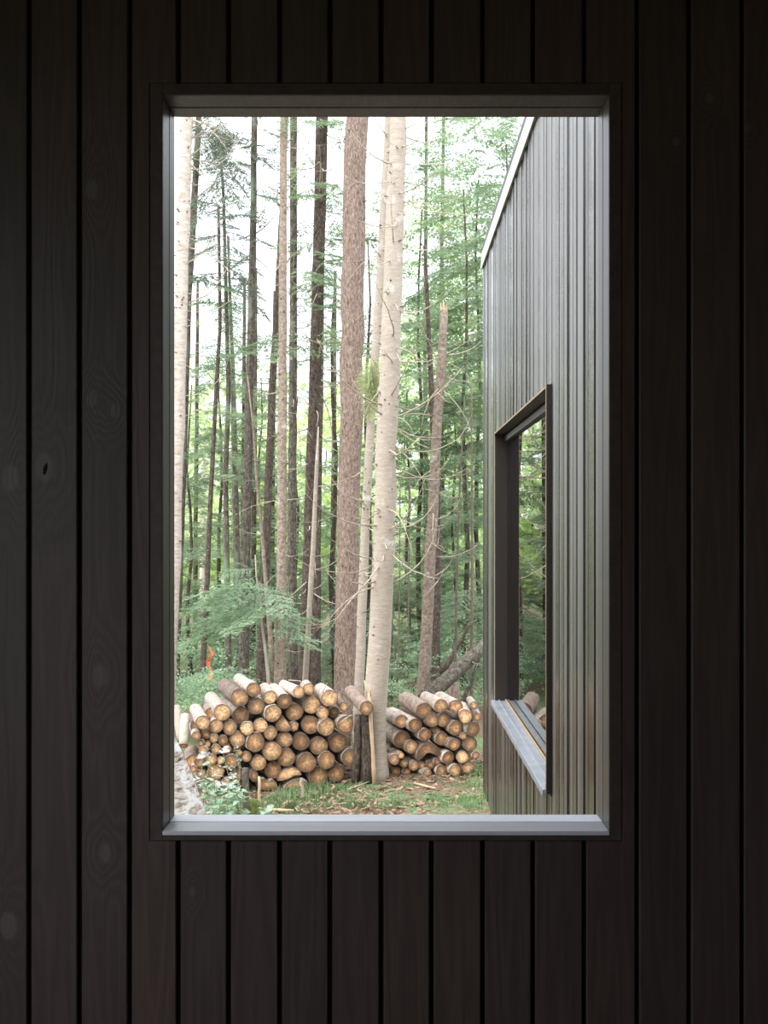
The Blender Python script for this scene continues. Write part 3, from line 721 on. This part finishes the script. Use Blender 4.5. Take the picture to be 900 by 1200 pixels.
# --- understorey and far trees (their own stems)
def bg(name, label, px, Y, pt, pb, r, n, kind, group, r1=None, fill=.5, pitch_=.12, bias=1.0):
    x = (px - VPX)/F*Y; z0, z1 = max(zpy(pb, Y), gz(Y) + .15), zpy(pt, Y)
    root = empty(name, (x, Y, gz(Y))); tag(root, label, 'shrub' if 'shrub' in name else 'tree', group)
    h = z1 - gz(Y); n_ = 8
    pts = [Vector((x + .04*math.sin(i*1.7 + px), Y + .03*math.cos(i*2.1), gz(Y) - .05 + (h*.85 + .05)*i/(n_-1))) for i in range(n_)]
    tr = max(.010, min(.05, h*.007))
    V, Fc = tube_data(pts, [tr*(1 - .75*i/(n_-1)) for i in range(n_)], 7); meshobj('trunk', V, Fc, M['bark_brown'], root, root.location, True)
    tm, mat = {'n': (NS, M['needle']), 'nf': (NSF, M['needle']), 'l': (LS, M['leaf']), 'lf': (LSF, M['leaf_far']), 's': (LS, M['leaf_shrub']), 'lm': (LS, M['leaf_mid']), 'nl': (NS, M['needle_light'])}[kind]
    crown(root, lambda z: (x, Y), z0, z1, r, r1 if r1 else r*.55, n, tm, mat, pitch_, fill=fill, bias=bias)

G1 = 'green firs filling the gaps between the trunks'
for px_, Y_, pt, pb, r, n, k, lb in [
    (222,16.5,390,760,1.2,60,'n','fir understorey tree by the white birch stem'),
    (258,18.0,340,760,1.2,70,'n','leafy fir behind the orange ribbon'),
    (305,19.0,385,770,1.3,75,'nf','fir boughs behind the leaning dead pole'),
    (347,18.0,410,770,1.1,60,'nf','fir boughs behind the slim dark grey trunk'),
    (391,15.0,230,790,.75,70,'n','dense fir between the broad dark brown trunk and the reddish pine'),
    (431,16.5,190,790,.85,80,'n','dense fir behind the slender pale leaning fir'),
    (478,18.5,400,780,1.2,80,'nf','fir boughs right of the thick pale fir'),
    (532,17.0,420,770,1.0,70,'n','fir with flat boughs right of the snapped fir'),
    (573,15.5,330,780,1.0,60,'n','fir against the corner of the charcoal wing')]:
    bg('fir_tree', lb, px_, Y_, pt, pb, r, int(n*1.5), k, G1, r1=r*.3)
G2 = 'maples at the right of the forest'
for px_, Y_, pt, pb, r, n, k, lb in [
    (492,17.5,150,560,1.1,70,'l','bright green maple right of the thick pale fir, reaching the window head'),
    (545,16.0,120,500,1.0,76,'n','dark hemlock crown left of the wing roof edge'),
    (596,17.0,60,640,1.3,80,'n','hemlock crown reaching behind the wing roof corner'),
    (560,17.6,110,420,1.2,60,'l','dark leaved maple crown hanging beside the wing roof edge'),
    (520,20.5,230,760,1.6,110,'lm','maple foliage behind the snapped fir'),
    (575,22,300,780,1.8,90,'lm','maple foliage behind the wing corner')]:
    bg('maple_tree', lb, px_, Y_, pt, pb, r, int(n*1.7), k, G2, fill=.7)
G3 = 'bright far trees behind the forest'
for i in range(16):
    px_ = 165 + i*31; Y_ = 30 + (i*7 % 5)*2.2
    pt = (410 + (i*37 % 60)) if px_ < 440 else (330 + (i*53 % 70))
    bg('far_tree', f'yellow green far tree with sunlight painted in, {ORD[i]} from the left behind the trunks', px_, Y_, pt, 790, 2.3, 62, 'lf', G3, fill=.8, bias=1.5)
G4 = 'low green shrubs behind the log piles'
for px_, Y_, pt, r, n, lb in [(212,12.6,795,.55,40,'low leafy shrub at the left window edge behind the log pile'), (240,12.2,815,.5,40,'low leafy shrub below the orange ribbon'), (262,13.2,790,.5,36,'low leafy shrub left of the straight grey fir foot'),
                             (300,15.5,735,.7,36,'low shrub between the grey fir and the pale beige fir'), (225,15.5,735,.8,40,'taller shrub behind the shrubs at the left edge'), (466,14.8,745,.5,36,'low shrub right of the thick pale fir foot'),
                             (487,13.4,772,.4,30,'low shrub left of the snapped fir foot'), (545,15.0,735,.7,36,'low shrub behind the fallen trunk'), (390,15.5,740,.7,36,'low shrub left of the reddish pine foot'), (575,13.8,760,.5,30,'low shrub at the wing corner')]:
    bg('leafy_shrub', lb, px_, Y_, pt, 830, r, n, 's', G4, r1=r*.8, fill=.6, pitch_=-.25)

# orange ribbon
p = P(246, 758, 13.0); V = []; Fc = []
for i in range(8):
    t = i/7; z = p.z - .40*t; w = .018*(1 + .5*math.sin(i*2.2)); dx = .03*math.sin(i*1.4)
    V += [(p.x+dx-w, p.y+.02*math.cos(i), z), (p.x+dx+w, p.y-.02*math.cos(i), z-.02)]
    if i: Fc.append((2*i-2, 2*i-1, 2*i+1, 2*i))
rb = meshobj('marking_ribbon', V, Fc, M['ribbon'], None); m = rb.modifiers.new('thick', 'SOLIDIFY'); m.thickness = .002
tag(rb, 'orange marking ribbon hanging by a thin stem at left', 'ribbon')

# ------------------------------------------------------------------ the log piles
def irregular(r, seg=20, amp=.05):
    ph = [random.uniform(0, 2*PI) for _ in range(4)]
    return [r * (1 + amp*math.sin(2*t+ph[0])*.6 + amp*.5*math.sin(3*t+ph[1]) + amp*.35*math.sin(5*t+ph[2])) for t in (2*PI*s/seg for s in range(seg))]
def log(name, label, face, far, r, group, prof=None, bark=None):
    """a log lying along local +y, sawn end at the origin facing -y"""
    d = (far - face); L = d.length
    root = empty(name, face); root.rotation_mode = 'QUATERNION'
    root.rotation_quaternion = d.to_track_quat('Y', 'Z')
    tag(root, label, 'log', group)
    if prof is None:
        seg = 20; R = irregular(r, seg); pr_ = [(math.cos(2*PI*s/seg)*R[s], math.sin(2*PI*s/seg)*R[s]) for s in range(seg)]
    else: pr_ = prof
    seg = len(pr_); V, Fc = [], []; n = 6
    for i in range(n):
        t = i/(n-1); k = 1 - .06*t + random.uniform(-.012, .012); ox, oz = random.gauss(0, .02)*r, random.gauss(0, .02)*r
        if i == 0: ox = oz = 0
        for x, z in pr_:
            q = k*(1 + random.uniform(-.018, .018)); V.append((x*q + ox, L*t, z*q + oz))
    for i in range(n-1):
        for s in range(seg):
            u = (s+1) % seg; Fc.append((i*seg+s, (i+1)*seg+s, (i+1)*seg+u, i*seg+u))
    # bark rim round the front, then inset
    k = len(V)
    for x, z in pr_: V.append((x*.93, .000, z*.93))
    for x, z in pr_: V.append((x*.93, .012, z*.93))
    for s in range(seg):
        u = (s+1) % seg
        Fc.append((s, u, k+u, k+s)); Fc.append((k+s, k+u, k+seg+u, k+seg+s))
    b = meshobj('bark', V, Fc, bark or random.choice((M['bark_log'], M['bark_log'], M['bark_log2'])), root, smooth=True)
    b.data.materials.append(M['rim'])
    for pl in b.data.polygons[(n-1)*seg:]: pl.material_index = 1
    def disc(y, s_, flip, nm):
        V = [(0, y, 0)] + [(x*s_, y + random.uniform(-.002, .002), z*s_) for x, z in pr_]
        if prof: V[0] = (sum(x for x, z in pr_)/seg*.9, y, sum(z for x, z in pr_)/seg*.9)
        V += [(x*.55*s_ + V[0][0]*.45, y - (.003 if not flip else -.003), z*.55*s_ + V[0][2]*.45) for x, z in pr_]
        Fc = []
        for s in range(seg):
            u = (s+1) % seg; a, b_, c, d_ = 1+s, 1+u, 1+seg+u, 1+seg+s
            Fc.append((a, b_, c, d_) if not flip else (d_, c, b_, a)); Fc.append((d_, c, 0) if not flip else (0, c, d_))
        return meshobj(nm, V, Fc, M['cut'], root)
    disc(.0015, .945, False, 'cut_end'); disc(L, .935, True, 'cut_end')
    return root

def zl(px): return 9.55 + (px - 220) / 180 * .67                        # front of the left pile
ZR = 10.45                                                             # front of the right pile
left = []      # (px, py, r px, far px or None, flags)
Zm = lambda u, v, r, far=None, fl='': left.append((190 + u/4.5, 770 + v/4.5, r/4.5, (190 + far[0]/4.5, 770 + far[1]/4.5) if far else None, fl))
for a in [(318,292,46,(262,220)),(408,215,48,(330,152)),(483,172,40,(408,122)),(570,212,36,(540,165)),(645,232,40,(590,172)),(720,185,32,(640,150)),(772,168,32,(755,148)),(882,217,46,(835,178)),
          (215,345,38,(176,278)),(285,365,38),(357,372,40),(415,305,46),(498,260,44),(585,297,46),(700,292,46),(790,252,48),(850,295,33),(448,377,37,(440,335)),(520,362,38,(495,330)),(573,402,36),
          (782,357,50),(868,370,46),(180,415,25,(162,360)),(230,408,26),(273,430,24),(322,440,27),(205,453,17),(238,460,18),(285,487,27),(340,485,27),(398,435,42),(493,450,52),(648,435,43),(733,447,47),(828,470,49),
          (905,458,0),(215,495,24),(200,555,31),(260,540,30,(255,505)),(308,545,21,(303,515)),(362,555,42),(380,492,15),(410,505,15),(445,525,28,(430,490)),(580,495,53),(655,530,50),(510,560,41),(585,595,47),(762,558,54),(868,545,47),
          (285,602,45),(205,610,24),(395,625,36),(825,628,53),(285,668,28),(340,662,26),(165,590,20)]:
    if a[2]: Zm(*a)
for u, v, r, far in [(625,360,76,(455,185)),(385,345,48,(300,240)),(170,410,60,None),(282,400,58,None),(405,530,92,None),(322,725,98,None),(450,880,92,None)]:
    left.append((360 + u/9, 790 + v/9, r/9, (360 + far[0]/9, 790 + far[1]/9) if far else None, 'end'))
left.append((394, 907, 9.8, None, ''))
right = []
for u, v, r, far in [(155,415,60,(-5,335)),(350,320,72,(185,215)),(500,280,62,(365,205)),(632,285,64,(495,208)),(715,370,62,(690,295)),(790,275,36,(755,225)),(820,375,36,(800,325)),(275,450,65,None),(425,402,66,None),(522,402,64,None),
                     (630,477,65,None),(785,482,66,None),(160,575,80,None),(360,532,58,None),(470,500,34,None),(510,568,64,None),(620,617,55,None),(700,545,33,None),(762,615,65,None),(245,640,60,None),(565,735,60,None),(690,730,54,(650,690)),(803,715,38,None),
                     (90,750,48,(40,705)),(150,715,32,None),(180,780,42,None),(270,805,46,None),(335,800,34,None),(410,795,40,None),(470,770,36,None),(110,855,40,None),(200,860,38,None),(380,870,44,None),(505,850,54,None),(625,845,56,None),(740,820,54,None)]:
    right.append((450 + u/7.5, 790 + v/7.5, r/7.5, (450 + far[0]/7.5, 790 + far[1]/7.5) if far else None, ''))

def tiers(lst, nb):
    o = sorted(range(len(lst)), key=lambda i: lst[i][1]); per = math.ceil(len(lst)/nb); res = {}
    for b in range(nb):
        row = sorted(o[b*per:(b+1)*per], key=lambda i: lst[i][0])
        for k, i in enumerate(row): res[i] = (b, k)
    return res
def build(lst, yf, nb, pile, group):
    tr = tiers(lst, nb)
    rowname = ['top row', 'second row from top', 'third row from top', 'middle row', 'third row from ground', 'second row from ground', 'bottom row']
    if nb == 5: rowname = ['top row', 'second row from top', 'middle row', 'second row from ground', 'bottom row']
    for i, (px, py, rp, far, fl) in enumerate(lst):
        Y = yf(px) + random.uniform(-.05, .05)
        if far and 'end' not in fl: Y -= .04
        if fl == 'end' and rp > 8 and far: Y = 10.02
        r = rp / F * Y * .985
        face = P(px, py, Y)
        if far: q = P(far[0], far[1], Y + .72)
        else: q = face + Vector((-.24 + .26*max(0.0, min(1.0, (275 - px)/50)) + random.gauss(0, .025), .70 + random.uniform(-.08, .08), random.gauss(0, .008)))
        b, k = tr[i]
        sz = 'small' if r < .055 else 'thick' if r > .085 else 'medium'
        side = 'its bark side showing' if far else 'tan sawn end'
        lb = f'{sz} log, {side}, {ORD[k]} from left in {rowname[b]}, {pile} pile'
        log('firewood_log', lb, face, q, r, group, bark=(M['bark_log'] if random.random() < (.75 if pile == 'left' else .9) else M['bark_log2']) if far else None)
build(left, zl, 7, 'left', 'logs in the left pile')
build(right, lambda x: ZR, 5, 'right', 'logs in the right pile')

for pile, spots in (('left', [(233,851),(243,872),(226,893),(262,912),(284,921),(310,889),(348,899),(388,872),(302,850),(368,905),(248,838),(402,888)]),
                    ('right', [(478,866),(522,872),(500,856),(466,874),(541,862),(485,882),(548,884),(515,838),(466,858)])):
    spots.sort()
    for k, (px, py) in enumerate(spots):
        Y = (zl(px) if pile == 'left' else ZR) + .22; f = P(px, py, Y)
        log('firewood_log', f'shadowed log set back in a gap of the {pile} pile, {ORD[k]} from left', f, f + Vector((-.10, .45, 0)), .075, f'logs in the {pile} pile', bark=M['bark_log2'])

# split pieces: outlines in pixels
def split_log(label, cx, cy, pts, Y, group):
    prof = [((x - cx)/F*Y, -(y - cy)/F*Y) for x, y in pts]
    a = sum(prof[i][0]*prof[(i+1) % len(prof)][1] - prof[(i+1) % len(prof)][0]*prof[i][1] for i in range(len(prof)))
    if a < 0: prof.reverse()
    # subdivide
    pr2 = []
    for i in range(len(prof)):
        p, q = prof[i], prof[(i+1) % len(prof)]; pr2 += [p, ((p[0]+q[0])/2, (p[1]+q[1])/2)]
    f = P(cx, cy, Y); log('split_log', label, f, f + Vector((-.22, .68, 0)), .08, group, pr2)
z7 = lambda l: [(190 + u/4.5, 770 + v/4.5) for u, v in l]
def cen(l): return sum(p[0] for p in l)/len(l), sum(p[1] for p in l)/len(l)
for lb, l in [('peaked split log with bark strips in the middle of the left pile', [(605,385),(600,350),(618,325),(638,310),(662,340),(690,388),(650,396)]),
              ('darker split wedge beside the peaked split log in the left pile', [(672,345),(700,338),(722,352),(715,385),(690,394)]),
              ('wide half log with ragged flat underside at the foot of the left pile', [(605,650),(615,610),(650,588),(690,582),(725,600),(742,628),(700,628),(660,645),(630,650)]),
              ('pale half log bedded in grass at the foot of the left pile', [(640,695),(652,668),(690,648),(730,645),(765,660),(770,700)]),
              ('orange split wedge low in the left pile beside the mossy stake', [(465,600),(490,590),(508,620),(505,655),(480,658),(462,640)]),
              ('jagged orange split log above the grass in the left pile', [(508,640),(540,638),(560,660),(580,645),(605,668),(618,700),(560,705),(515,695)])]:
    l = z7(l); c = cen(l); split_log(lb, *c, l, zl(c[0]) - .02, 'logs in the left pile')
l = [(450 + u/7.5, 790 + v/7.5) for u, v in [(275,735),(292,670),(330,625),(372,598),(405,592),(445,618),(500,662),(508,708),(480,728),(450,702),(390,694),(350,704),(325,745),(295,752)]]
c = cen(l); split_log('mushroom shaped half log with arched underside in the right pile', *c, l, ZR - .02, 'logs in the right pile')

# logs lying the other way at the left end, seen along their bark
for lb, a, b, w, Y in [('pale log leaning upright behind the birch trunk, nearer the piles', (217,838), (215,874), 11, 9.75), ('pale log leaning behind the birch trunk at the window edge', (206,828), (213,868), 10, 9.95)]:
    p, q = P(*b, Y - .1), P(*a, Y + .1); log('firewood_log', lb, p, q, w/2/F*Y, 'logs in the left pile', bark=M['bark_pale'])

# twigs on the top of the pile
for lb, a, b in [('bare twig sticking up on the left pile near the pine', (378,812), (384,800)), ('bare thin twig lying on top of the left pile', (338,797), (362,806)), ('curled twig on the log end beside the big overhanging log', (400,846), (418,838))]:
    Y = 10.05; p, q = P(*a, Y), P(*b, Y + .1); m_ = (p + q)/2 + Vector((.01, 0, .03))
    V, Fc = tube_data([p, m_, q], [.006, .005, .002], 5); tag(meshobj('twig', V, Fc, M['deadwood'], None, smooth=True), lb, 'twig')

# posts and stakes that hold the pile
def stake(name, label, a, b, Y, wa, wb, mat, jit=.06, seg=9, ratio=1.0):
    p, q = P(*b, Y), P(*a, Y); p.z = min(p.z, gz(Y) - .02); root = empty(name, p); tag(root, label, 'stake')
    n = 6; V, Fc = tube_data([p.lerp(q, i/(n-1)) + Vector((random.gauss(0,.004), 0, 0)) for i in range(n)], [(wb + (wa-wb)*i/(n-1))/2/F*Y for i in range(n)], seg, jit)
    meshobj('shaft', V, Fc, mat, root, root.location, True); return root
stake('wooden_post', 'dark post with a pale scar under the overhanging log', (420,838), (417,913), 10.24, 9.5, 10, M['bark_brown'])
stake('wooden_post', 'thicker lichen grey post beside the thick pale fir', (430,834), (431,915), 10.20, 12.5, 14, M['bark_brown'])
s_ = stake('split_stake', 'tall raw split stake with splintered top against the thick pale fir', (432.5,812), (439,920), 10.13, 4.5, 5, M['split'], .2, 6)
for dx, h in ((-3, 0), (1, 12), (3, 4)):
    Y = 10.13; p, q = P(432 + dx*.7, 816, Y), P(430 + dx, 797 + h, Y)
    V, Fc = tube_data([p, q], [.011, .004], 5, .2); meshobj('splinter', V, Fc, M['split'], s_, s_.location, True)
stake('wooden_post', 'weathered grey stake among the white flowers', (288.5,900), (287,950), 8.9, 8, 7, M['bark_grey'])
stake('split_stake', 'thin pale stake in front of the left pile', (304,910), (304,940), 9.3, 3.2, 3.6, M['split'], .1, 5)
stake('split_stake', 'short pale stub in the grass below the half log', (354,912), (355,930), 9.65, 4, 4, M['deadwood'], .1, 5)
for lb, a, b, w in [('peeled stick lying on the ground at the foot of the left pile', (312,949), (344,950), 4), ('grey stick lying across the bare soil between the piles', (408,925), (438,914), 1.8), ('thin stick lying below the right pile', (486,918), (510,924), 3)]:
    Ya = 2.52*F/(a[1]-VPY); Yb = 2.52*F/(b[1]-VPY)
    V, Fc = tube_data([P(*a, Ya), (P(*a, Ya)+P(*b, Yb))/2, P(*b, Yb)], [w/2/F*Ya, w/2/F*Ya, w/2.6/F*Yb], 6, .05); tag(meshobj('stick', V, Fc, M['split'] if w > 2 else M['deadwood'], None, smooth=True), lb, 'stick')
V, Fc = [], []
p = P(297, 936, 9.0); p.z = gz(9.0)
for i in range(7):
    for j in range(12):
        th = i/6*PI/2; r_ = .10*math.cos(th)*(1 + .12*math.sin(j*2.3)); V.append((p.x + r_*math.cos(j*PI/6), p.y + r_*math.sin(j*PI/6), p.z - .03 + .20*math.sin(th)))
for i in range(6):
    for j in range(12): k = (j+1) % 12; Fc.append((i*12+j, i*12+k, (i+1)*12+k, (i+1)*12+j))
tag(meshobj('mossy_stone', V, Fc, M['moss'], None, smooth=True), 'mossy rounded lump beside the grey stake', 'stone')

# the birch at the bottom left, leaning
Yb_ = 7.4
pts = [(226,1040),(214,1000),(203,960),(187,915),(170,868),(149,812),(108,700),(55,560)]
birch = tree('leaning_birch', 'large peeling white birch trunk leaning at the lower left corner', [(a, b, 76 - .02*(1040-b)) for a, b in reversed(pts)], Yb_, M['bark_birch'], group=None, top_z=0, flare=1.05, seg=28, jit=.012)

# ------------------------------------------------------------------ plants in front
def leaf_mesh():
    V = [(0,0,0)]; n = 5
    for i in range(1, n+1):
        t = i/n; w = .34*math.sin(PI*min(t*1.02, 1))**.8*(1.15 - .5*t) + (0.0 if i < n else 0)
        z = -.22*t*t
        V += [(t, -w, z + .05*w), (t, 0, z - .03), (t, w, z + .05*w)]
    Fc = [(0,1,2),(0,2,3)]
    for i in range(n-1):
        a = 1 + 3*i; b = a + 3; Fc += [(a,b,b+1,a+1),(a+1,b+1,b+2,a+2)]
    me = bpy.data.meshes.new('leaf'); me.from_pydata(V, [], Fc); me.polygons.foreach_set('use_smooth', [True]*len(me.polygons)); me.materials.append(M['leaf_aster']); return me
LEAF = leaf_mesh()
def flower_mesh():
    V, Fc = [], []
    for f in range(9):
        c = Vector((random.gauss(0, .45), random.gauss(0, .45), random.gauss(0, .3)))
        nrm = Vector((random.gauss(0,.5), random.gauss(-.5,.5), 1)).normalized(); a = nrm.orthogonal().normalized(); b = nrm.cross(a)
        for k in range(6):
            t = k*PI/3; d = a*math.cos(t) + b*math.sin(t); s = nrm.cross(d)
            i = len(V); V += [tuple(c), tuple(c + d*.25 + s*.11 + nrm*.05), tuple(c + d*.42 + nrm*.02), tuple(c + d*.25 - s*.11 + nrm*.05)]; Fc.append((i,i+1,i+2,i+3))
    me = bpy.data.meshes.new('flower_head'); me.from_pydata(V, [], Fc); me.materials.append(M['petal']); return me
FLW = [flower_mesh() for _ in range(3)]
def aster(label, px, Y, hpy, nst, nleaf, nfl):
    x = (px - VPX)/F*Y; root = empty('aster_plant', (x, Y, gz(Y))); tag(root, label, 'plant', 'white flowered plants by the birch')
    H = zpy(hpy, Y) - gz(Y)
    for s in range(nst):
        a = random.uniform(0, 2*PI); sp = random.uniform(.03, .16)
        top = Vector((math.cos(a)*sp, math.sin(a)*sp, H*random.uniform(.7, 1.0)))
        mid = top*.5 + Vector((random.gauss(0,.02), random.gauss(0,.02), .04))
        V, Fc = tube_data([Vector((0,0,-.02)), mid, top], [.004,.003,.002], 5); meshobj('stem', V, Fc, M['stem'], root, smooth=True)
        for k in range(nleaf):
            t = random.uniform(.15, .9); q = (mid*(t*2) if t < .5 else mid.lerp(top, t*2-1))
            o = link('leaf', LEAF, None, root, q); o.rotation_euler = (random.gauss(0,.35), random.uniform(-.5,.35), random.uniform(0, 2*PI))
            o.scale = (random.uniform(.07,.12)*(1.2-.5*t),)*3
        for k in range(nfl):
            o = link('flower_head', random.choice(FLW), None, root, top + Vector((random.gauss(0,.035), random.gauss(0,.035), random.uniform(-.05,.02)))); o.scale = (.034,)*3; o.rotation_euler = (0, 0, random.uniform(0, 6))
for a in [('white flowered plant at the foot of the birch trunk', 246, 8.3, 895, 5, 11, 1), ('leafy aster with white blooms in front of the small logs', 262, 8.5, 898, 4, 9, 1), ('broad leaved plant left of the grey stake', 276, 8.2, 915, 5, 13, 0), ('tall aster with white blooms reaching over the log ends', 272, 8.9, 866, 2, 5, 2),
          ('tall flowering aster stem beside the birch bark', 236, 8.7, 862, 2, 4, 2), ('low broad leaved plant at the sill in front of the birch', 252, 7.9, 930, 5, 12, 0), ('low leafy plant right of the grey stake', 310, 8.2, 938, 3, 8, 0), ('white blooming aster beside the grey stake', 284, 8.8, 892, 3, 6, 2)]:
    aster(*a)

# grass tufts and litter
T = []
def tuft(x, y, n, h, sp):
    for k in range(n):
        a = random.uniform(0, 2*PI); d = abs(random.gauss(0, sp)); bx, by = x + math.cos(a)*d, y + math.sin(a)*d*1.3
        z = gz(by) - .015; b = random.uniform(0, 2*PI); hh = h*random.uniform(.5, 1.2); ln = random.uniform(.1, .7)*hh
        ox, oy = math.cos(b)*ln, math.sin(b)*ln; w = random.uniform(.0025, .005); wx, wy = -math.sin(b)*w, math.cos(b)*w
        p0 = (bx-wx, by-wy, z); p1 = (bx+wx, by+wy, z); m0 = (bx+ox*.4-wx*.8, by+oy*.4-wy*.8, z+hh*.62); m1 = (bx+ox*.4+wx*.8, by+oy*.4+wy*.8, z+hh*.62); tp = (bx+ox, by+oy, z+hh)
        T.extend([[p0, p1, m1], [p0, m1, m0], [m0, m1, tp]])
def gpx(px, py): Y = 2.55*F/(py - VPY); return (px - VPX)/F*Y, Y
for px_, py_, n, h, sp in [(322,938,160,.11,.14),(340,932,170,.12,.14),(360,928,170,.12,.14),(378,926,140,.11,.12),(345,946,120,.10,.15),(372,934,120,.10,.12),(318,950,100,.1,.1),(398,926,110,.09,.10),(424,926,110,.09,.1),(388,944,90,.08,.12),(414,944,150,.10,.13),(432,935,80,.08,.1),
                           (462,943,170,.11,.12),(480,922,110,.09,.12),(470,930,80,.07,.12),(508,940,140,.10,.13),(520,946,120,.09,.12),(545,940,200,.12,.16),(556,922,180,.12,.14),(562,908,150,.12,.12),(550,948,160,.11,.15),(535,924,110,.09,.12),(488,908,90,.08,.12),(520,910,80,.08,.1),(500,912,80,.08,.1),(570,935,150,.11,.15),(580,950,120,.11,.15),(400,938,60,.07,.1)]:
    tuft(*gpx(px_, py_), int(n*1.25), h*.75, sp)
for k in range(150):
    tuft(random.uniform(-3.2, 1.3), random.uniform(7.0, 10.4), random.randint(4, 12), .06, .07)
for k in range(60):
    tuft(random.uniform(-3.2, 3), random.uniform(11.5, 16), random.randint(12, 26), .14, .12)
tag(soup('grass', np.array(T), M['grass'], None), 'short green grass growing in front of the log piles', 'grass', kind='stuff')
T = []
for k in range(5200):
    x, y_ = random.uniform(-3.0, 1.3), random.uniform(7.2, 11.2); a = random.uniform(0, PI); l = random.uniform(.012, .05); w = random.uniform(.003, .011)
    dx, dy = math.cos(a)*l, math.sin(a)*l; z = gz(y_) + random.uniform(.004, .03); tz = random.uniform(-.012, .012)
    p, q = np.array([x-dx, y_-dy, z-tz]), np.array([x+dx, y_+dy, z+tz]); s = np.array([-math.sin(a)*w, math.cos(a)*w, random.uniform(-.006,.006)])
    T.append([p-s, p+s, q+s]); T.append([p-s, q+s, q-s])
tag(soup('bark_litter', np.array(T), M['litter'], None), 'reddish brown needles and bark scraps on the ground', 'litter', kind='stuff')
